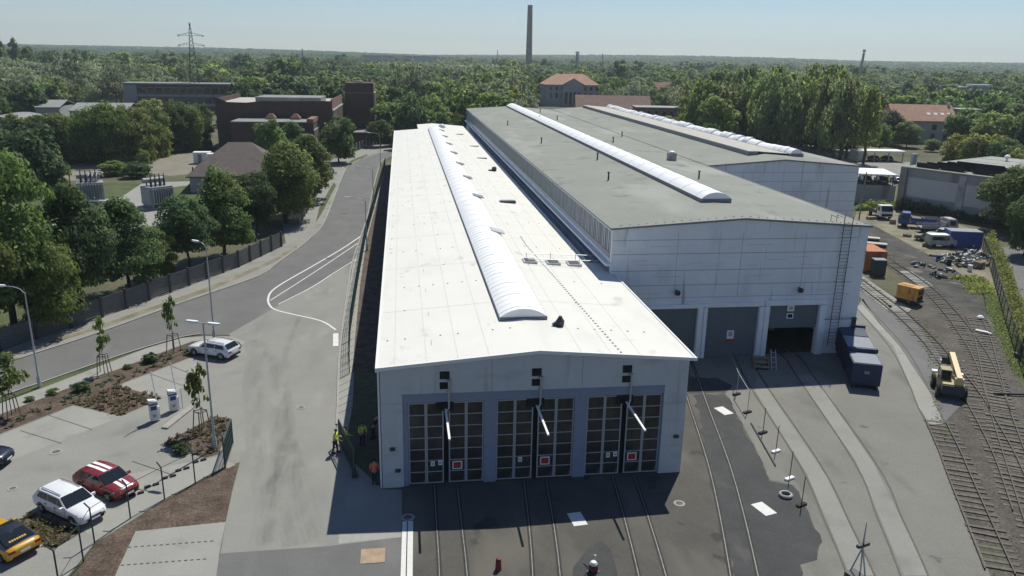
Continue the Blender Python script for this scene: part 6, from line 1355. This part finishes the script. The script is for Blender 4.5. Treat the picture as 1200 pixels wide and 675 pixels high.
for i, (x, by, ty, w, m) in enumerate(((-18, 205, 152, 60, 'mid'), (14, 200, 158, 54, 'mid'), (44, 194, 141, 42, 'dark'), (62, 191, 136, 58, 'mid'), (90, 190, 133, 56, 'mid'), (112, 191, 128, 46, 'mid'), (136, 192, 124, 52, 'bright'), (160, 190, 128, 54, 'bright'), (182, 184, 128, 44, 'mid'), (205, 178, 122, 44, 'dark'), (224, 176, 122, 40, 'mid'), (238, 174, 124, 30, 'mid'))):
    ptree('bushy tree in the dense row behind the gravel yard', x, by, ty, w, 'round' if i % 3 else 'broad', m, 0, i % 3, 'dense tree row behind the gravel yard', -.10)
for i, (x, by, ty, w) in enumerate(((134, 206, 190, 34), (162, 208, 190, 36), (148, 203, 193, 26), (25, 214, 200, 60), (170, 203, 176, 16))):
    ptree('round shrub at the edge of the transformer lawn', x, by, ty, w, 'round', 'mid' if i != 1 else 'dark', 1, i % 3, 'shrubs by the transformer lawn', .0, 'shrub')
for i in range(34):
    x = 806+i*6.1+rnd.uniform(-4, 4); by = (160 if i % 2 else 150)+(x-812)*.16+rnd.uniform(-4, 5); ty = (88 if i % 2 else 80)+rnd.uniform(-6, 12)+(10 if x < 836 else 0)+(8 if x > 985 else 0)
    ptree('tall slender poplar in the row behind the rear hall', x, by, ty, rnd.uniform(30, 46), ('column', 'ovoid', 'column', 'broad')[i % 4], ('poplar', 'mid', 'poplar', 'bright', 'poplar')[i % 5], 5, i % 3, 'poplar row behind the rear hall', .10, 'poplar')
for i, (x, by, ty, w) in enumerate(((-14, 100, 46, 30), (6, 102, 49, 26), (22, 100, 47, 24), (38, 104, 56, 26))):
    ptree('tall wood tree rising above the horizon at the upper left corner', x, by, ty, w, 'ovoid', 'mid' if i % 2 else 'dark', 2, i % 3, 'tall trees at the upper left corner', .03)
# hedge, weeds and low plants
def scatter(name, label, pts, hs, m, n, leaf, cat, kind='stuff'):
    """low foliage strip along a 2-D line"""
    r = np.random.default_rng(int(len(pts)*7+n)); V = []
    P = [Vector((p[0], p[1], 0)) for p in pts]; Ls = [(P[i+1]-P[i]).length for i in range(len(P)-1)]; tot = sum(Ls)
    for i in range(n):
        u = r.random()*tot; k = 0
        while k < len(Ls)-1 and u > Ls[k]: u -= Ls[k]; k += 1
        q = P[k].lerp(P[k+1], u/Ls[k]); w, h = hs; bump = .7+.5*math.sin(q.x*1.3+q.y*.9)*.5+.15*math.sin(q.x*4.1)
        th = r.uniform(0, PI); rr_ = math.sqrt(r.random()); c = q+Vector((r.normal()*.12+math.cos(th)*w/2*rr_, r.normal()*.12, max(.03, math.sin(th)*h*bump*rr_)))
        nv = Vector(r.normal(size=3)+np.array([0, 0, .6])).normalized(); t = nv.orthogonal().normalized(); t.rotate(Matrix.Rotation(r.uniform(0, 6.3), 3, nv)); b2 = nv.cross(t); s = leaf*r.uniform(.5, 1.3)
        V += [c-t*s, c-b2*s*.6, c+t*s, c+b2*s*.6]
    b = MB(); b.add(V, [(4*i, 4*i+1, 4*i+2, 4*i+3) for i in range(n)]); return tag(b.build(name, LEAF[m] if m in LEAF else m), label, cat, None, kind)
h_ = scatter('hedge', 'clipped bright hedge along the right fence', [(91.2, 64.0), (79.3, 45.8), (67.6, 29.3), (60, 18.8), (54, 10)], (1.5, 2.3), 'yellow', 12000, .13, 'hedge', None)
scatter('weeds', 'tall green weeds below the retaining wall', px((1008, 247), (1030, 243), (1052, 246)), (3.0, 1.7), 'bright', 3600, .16, 'weeds')
scatter('ivy', 'dark creeper along the foot of the concrete shed', [(93.4, 90.5), (97.3, 83), (101.3, 75.5), (105, 68)], (2.2, 2.3), 'dark', 3600, .22, 'creeper')
scatter('weeds', 'pale weeds around the scrap by the fence', px((1120, 326), (1140, 328), (1152, 345)), (4.0, .6), 'yellow', 2400, .14, 'weeds')
scatter('weeds', 'green weeds between asphalt and ballast by the yellow machine', px((1083, 373), (1100, 492), (1112, 520)), (.8, .10), 'mid', 500, .09, 'weeds')
scatter('weeds', 'weeds along the fence strip at the right', px((1160, 345), (1178, 395), (1200, 440)), (2.2, .22), 'mid', 2600, .11, 'weeds')
def tufts(label, poly_px, n, m, sz=.26):
    Q = px(*poly_px); xs = [p[0] for p in Q]; ys = [p[1] for p in Q]; V = []; k = 0; r = rnd
    def inside(x, y):
        c = False
        for i in range(len(Q)):
            (x1, y1), (x2, y2) = Q[i], Q[i-1]
            if (y1 > y) != (y2 > y) and x < (x2-x1)*(y-y1)/(y2-y1)+x1: c = not c
        return c
    while k < n:
        x, y = r.uniform(min(xs), max(xs)), r.uniform(min(ys), max(ys))
        if not inside(x, y): continue
        k += 1; s = sz*r.uniform(.5, 1.4)
        for j in range(14):
            a = r.uniform(0, 6.3); le = s*r.uniform(.5, 1.1); q = Vector((x+r.uniform(-.08, .08), y+r.uniform(-.08, .08), .03)); tip = q+Vector((math.cos(a)*le*.7, math.sin(a)*le*.7, le*r.uniform(.4, .9))); sd = Vector((-math.sin(a), math.cos(a), 0))*.05
            V += [q-sd, q+sd, tip+sd*.8, tip-sd*.8]
    b = MB(); b.add(V, [(4*i, 4*i+1, 4*i+2, 4*i+3) for i in range(len(V)//4)]); tag(b.build('bedding_plants', m), label, 'plants', None, 'stuff')
M['dryleaf'] = leafmat('dry_plants', (.17, .15, .085)); M['sageleaf'] = leafmat('sage_plants', (.10, .115, .06))
tufts('dry grassy plants filling the wedge of the mulch bed', ((86, 474), (142, 487), (189, 466), (137, 452)), 150, M['dryleaf'])
tufts('sparse plants along the mulch bed beside the footpath', ((0, 500), (64, 470), (142, 436), (225, 405), (262, 402), (225, 416), (137, 450), (86, 473), (0, 506)), 80, M['sageleaf'])
tufts('low plants in the island bed', ((190, 521), (251, 490), (269, 492), (256, 531), (240, 535)), 90, M['dryleaf'])
tufts('low plants in the bed between yellow and white cars', ((10, 616), (38, 603), (94, 624), (62, 643)), 130, M['dryleaf'])
for i, (x, y, s) in enumerate(((97, 461), (178, 425), (213, 532), (62, 465), (40, 470), (150, 428))[:6] and ((97, 458, .9), (176, 424, 1.0), (213, 531, .8), (62, 462, .6), (35, 470, .5), (150, 432, .5))):
    tree('dark leafy low shrub in the mulch bed' if i != 2 else 'dark shrub at the edge of the island bed', G(x, y), s*1.5, s*.8, 'round', 'dark' if i < 3 else 'mid', 2, i % 3, 'low shrubs in the mulch bed' if i != 2 else None, 0, 'shrub', 'shrub', False)
# staked saplings
def sapling(lab, bx, by, ty, wpx):
    b = G(bx, by); h = hgt(ty, b); t = thing('sapling', lab, 'young tree', b)
    k = MB(); k.tube((0, 0, 0), (.03, .02, h*.85), .035, .015); k.build('trunk', 'bark', t)
    c = bpy.data.objects.new('crown', crown('ovoid', 'mid', 4, int(bx) % 3)); COL.objects.link(c); c.parent = t; w = wpx*depth(b)/FPX; c.location = (0, 0, h*.36); c.scale = (w*1.15, w*1.15, h*.66)
    s = thing('tree_stakes', 'wooden stakes of the '+lab, 'tree stakes', b, rnd.uniform(0, 1))
    for i in range(4): a = PI/4+i*PI/2; k = MB(); k.tube((math.cos(a)*.62, math.sin(a)*.62, 0), (math.cos(a)*.42, math.sin(a)*.42, 1.75), .04); k.build('stake', 'wood', s)
    k = MB()
    for i in range(4): a = PI/4+i*PI/2; e = a+PI/2; k.tube((math.cos(a)*.43, math.sin(a)*.43, 1.62), (math.cos(e)*.43, math.sin(e)*.43, 1.62), .045)
    k.build('crossbar', 'wood', s)
sapling('slim young tree nearest the left edge in the mulch bed', 14, 487, 415, 36)
sapling('slim young tree on the mulch bed between footpath and planted wedge', 122.5, 438, 372, 17)
sapling('slim young tree in the mulch bed nearest the white estate car', 204, 412, 346, 15)
sapling('slim young tree in the planted island by the lamp', 237, 506, 426, 24)
# ---------------------------------------------------------------- woodland
PROT = [(130, 96, 262, 112, 420), (248, 100, 398, 140, 300), (392, 94, 442, 140, 300), (630, 84, 704, 128, 475), (690, 104, 756, 124, 420), (745, 117, 815, 132, 400), (1012, 122, 1112, 172, 330), (0, 119, 70, 130, 330), (84, 121, 156, 129, 400), (1110, 84, 1200, 99, 640), (1002, 58, 1010, 84, 690), (612, 5, 628, 69, 1120), (672, 61, 682, 76, 890), (212, 26, 243, 132, 398), (820, 90, 838, 104, 520), (768, 92, 780, 100, 560), (425, 64, 500, 72, 1400), (530, 70, 575, 75, 1040), (640, 72, 665, 78, 890), (972, 83, 990, 90, 550), (1122, 112, 1144, 132, 330), (1050, 88, 1110, 96, 690)]
KEEP = [(-60, -60, 135, 186), (-60, 150, 0, 235), (-85, 140, -30, 172), (-125, 330, -50, 355), (78, 395, 116, 425), (60, 150, 200, 178), (92, 40, 132, 95), (150, 190, 215, 226)]
def ok(x, y, h, w):
    for a in KEEP:
        if a[0]-2 < x < a[2]+2 and a[1]-2 < y < a[3]+2: return False
    X, Y, D = proj((x, y, h)); X2, Y2, _ = proj((x, y, 0)); hw = w*.5*FPX/D*.8
    r = math.hypot(x-CAM.x, y-CAM.y)
    for a in PROT:
        if r < a[4] and X+hw > a[0] and X-hw < a[2] and Y < a[3] and Y2 > a[1]: return False
    return True
def sample(r0, r1, sp, seed):
    g = np.random.default_rng(seed); out = []; n = int(1.36/2*(r1*r1-r0*r0)/(sp*sp)*1.15)
    R = np.sqrt(g.uniform(r0*r0, r1*r1, n)); A = YAW+g.uniform(-.68, .68, n)
    cells = set()
    for r, a in zip(R, A):
        x, y = CAM.x+r*math.sin(a), CAM.y+r*math.cos(a); c = (int(x/sp), int(y/sp))
        if c in cells: continue
        cells.add(c); out.append((x, y, r, g.random(), g.random(), g.random(), a))
    return out
def wild(a, cl):          # patches of species
    return math.sin(a[0]*.021+1.3*math.sin(a[1]*.013))+math.sin(a[1]*.017+a[0]*.006+2)
def species(p):
    s = wild(p, 0)+p[3]*1.7-.85
    return ('silver' if s > 1.15 else 'bright' if s > .75 else 'mid' if s > -.35 else 'dark' if s > -1.3 else 'conifer' if p[4] > .5 else 'yellow')
cand = []
for p in sample(165, 800, 7.2, 3):
    h = 7.5+9.5*p[4]**1.2+(3 if wild(p, 0) > .6 else 0); 
    if p[2] < 330 and p[0] < 60: h *= .92
    w = h*(.62+.4*p[5]); m = species(p); k = 'cone' if m == 'conifer' else 'broad' if m == 'silver' else ('round', 'ovoid', 'round', 'broad')[int(p[5]*4)]
    X, Y, D = proj((p[0], p[1], h))
    if X < -60 or X > 1260 or not ok(p[0], p[1], h, w): continue
    cand.append((p, h, w, m, k))
cand.sort(key=lambda c: c[0][2])
NIND = 225
VAR = []
for i, (p, h, w, m, k) in enumerate(cand[:NIND]):
    side = 'left of the brick buildings' if p[0] < -40 else 'behind the halls and brick tower' if p[0] < 90 else 'around the villas on the right'
    desc = {'silver': 'silvery crowned', 'bright': 'bright green', 'mid': 'mid green', 'dark': 'dark green', 'conifer': 'dark conical', 'yellow': 'yellow green'}[m]
    tree('%s tree in the wood %s' % (desc, side), (p[0], p[1], 0), w, h, k, m, 1 if p[2] < 260 else 2, int(p[3]*3), '%s wood trees %s' % (desc, side), -.06)
# the rest of the wood: one object that instances far crowns
PT = [(p[0], p[1], 0, w, h, 'conifer' if m == 'conifer' else m, k) for p, h, w, m, k in cand[NIND:]]
for p in sample(800, 1700, 12.5, 5):
    h = 11+9*p[4]; w = 12+9*p[5]
    if ok(p[0], p[1], h, w): PT.append((p[0], p[1], hill(p[2], p[6]), w, h, species(p), 'round'))
for p in sample(420, 1500, 62, 21):
    h = 19+7*p[4]; w = h*(.6+.3*p[5])
    if ok(p[0], p[1], h, w): PT.append((p[0], p[1], 0, w, h, species(p), 'round'))
for p in sample(1700, 5200, 30, 9):
    PT.append((p[0], p[1], hill(p[2], p[6]+0)-1, 36+26*p[4], 13+9*p[5], ('dark', 'mid', 'dark', 'conifer')[int(p[3]*4)], 'round'))
keys = sorted(set((q[5], q[6]) for q in PT))
src = bpy.data.collections.new('woodland_crowns')
for i, (m, k) in enumerate(keys):
    o = bpy.data.objects.new('woodland_crown_%02d' % i, crown(k, m, 3, i % 3)); src.objects.link(o)
me = bpy.data.meshes.new('woodland'); me.from_pydata([q[:3] for q in PT], [], [])
at_ = me.attributes.new('size', 'FLOAT_VECTOR', 'POINT'); at_.data.foreach_set('vector', [c for q in PT for c in (q[3], q[3], q[4])])
at_ = me.attributes.new('turn', 'FLOAT_VECTOR', 'POINT'); at_.data.foreach_set('vector', [c for q in PT for c in (0, 0, rnd.uniform(0, 6.28))])
at_ = me.attributes.new('pick', 'INT', 'POINT'); at_.data.foreach_set('value', [keys.index((q[5], q[6])) for q in PT])
wo = bpy.data.objects.new('woodland', me); COL.objects.link(wo); tag(wo, 'continuous far wood running to the horizon', 'wood', None, 'stuff')
ng = bpy.data.node_groups.new('woodland', 'GeometryNodeTree'); ng.interface.new_socket('Geometry', in_out='INPUT', socket_type='NodeSocketGeometry'); ng.interface.new_socket('Geometry', in_out='OUTPUT', socket_type='NodeSocketGeometry')
N = ng.nodes; L = ng.links; gi = N.new('NodeGroupInput'); go = N.new('NodeGroupOutput'); ip = N.new('GeometryNodeInstanceOnPoints'); ci = N.new('GeometryNodeCollectionInfo')
ci.inputs['Collection'].default_value = src; ci.inputs['Separate Children'].default_value = True; ci.inputs['Reset Children'].default_value = True
def attr(nm, ty):
    a = N.new('GeometryNodeInputNamedAttribute'); a.data_type = ty; a.inputs['Name'].default_value = nm; return a.outputs['Attribute']
L.new(gi.outputs[0], ip.inputs['Points']); L.new(ci.outputs[0], ip.inputs['Instance']); ip.inputs['Pick Instance'].default_value = True
L.new(attr('pick', 'INT'), ip.inputs['Instance Index']); L.new(attr('size', 'FLOAT_VECTOR'), ip.inputs['Scale']); L.new(attr('turn', 'FLOAT_VECTOR'), ip.inputs['Rotation']); L.new(ip.outputs[0], go.inputs[0])
wo.modifiers.new('wood', 'NODES').node_group = ng
print('trees', len(cand), 'instanced', len(PT))
# ================================================================== AIR, SKY, SUN, RENDER
R_ = 6600
b = MB(); b.box(-R_, -R_, -1, R_, R_, 175); hz = b.build('haze', M['white']); hz.data.materials.clear()
hm = bpy.data.materials.new('haze'); hm.use_nodes = True; nt = hm.node_tree; nt.nodes.remove(nt.nodes['Principled BSDF'])
pv = nt.nodes.new('ShaderNodeVolumePrincipled'); pv.inputs['Color'].default_value = (.80, .93, 1.0, 1); pv.inputs['Density'].default_value = HAZE; pv.inputs['Anisotropy'].default_value = .2
nt.links.new(pv.outputs[0], nt.nodes['Material Output'].inputs['Volume']); hz.data.materials.append(hm); tag(hz, 'thin summer haze over the wood', 'haze', None, 'stuff')
w = bpy.data.worlds.new('World'); S.world = w; w.use_nodes = True; nt = w.node_tree
sk_ = nt.nodes.new('ShaderNodeTexSky'); sk_.sky_type = 'NISHITA'; sk_.sun_disc = False
SEL, SAZ = math.radians(56.4), math.radians(31.2)          # azimuth from +Y towards +X
sk_.sun_elevation = SEL; sk_.sun_rotation = SAZ; sk_.air_density = 1.0; sk_.dust_density = .0; sk_.ozone_density = 1.5; sk_.altitude = 80
bg = nt.nodes['Background']; bg.inputs['Strength'].default_value = SKY; tn = nt.nodes.new('ShaderNodeVectorMath'); tn.operation = 'MULTIPLY'; tn.inputs[1].default_value = (1.0, 1.10, 1.31); nt.links.new(sk_.outputs[0], tn.inputs[0]); nt.links.new(tn.outputs[0], bg.inputs['Color'])
sd = bpy.data.lights.new('sun', 'SUN'); sd.energy = SUN; sd.angle = math.radians(.5); sd.color = (1, .965, .855); so = bpy.data.objects.new('sun', sd); COL.objects.link(so)
dv = Vector((math.sin(SAZ)*math.cos(SEL), math.cos(SAZ)*math.cos(SEL), math.sin(SEL))); so.rotation_euler = dv.to_track_quat('Z', 'Y').to_euler(); so.location = (0, 0, 120)
S.view_settings.view_transform = 'Standard'; S.view_settings.look = 'None'; S.view_settings.exposure = EXPO; S.view_settings.gamma = 1
S.render.engine = 'CYCLES'; S.cycles.use_denoising = True; S.cycles.max_bounces = 7; S.cycles.diffuse_bounces = 5; S.cycles.glossy_bounces = 3; S.cycles.transmission_bounces = 5; S.cycles.volume_bounces = 0; S.cycles.transparent_max_bounces = 16
S.cycles.use_adaptive_sampling = True; S.cycles.adaptive_threshold = .02; S.cycles.sample_clamp_indirect = 6
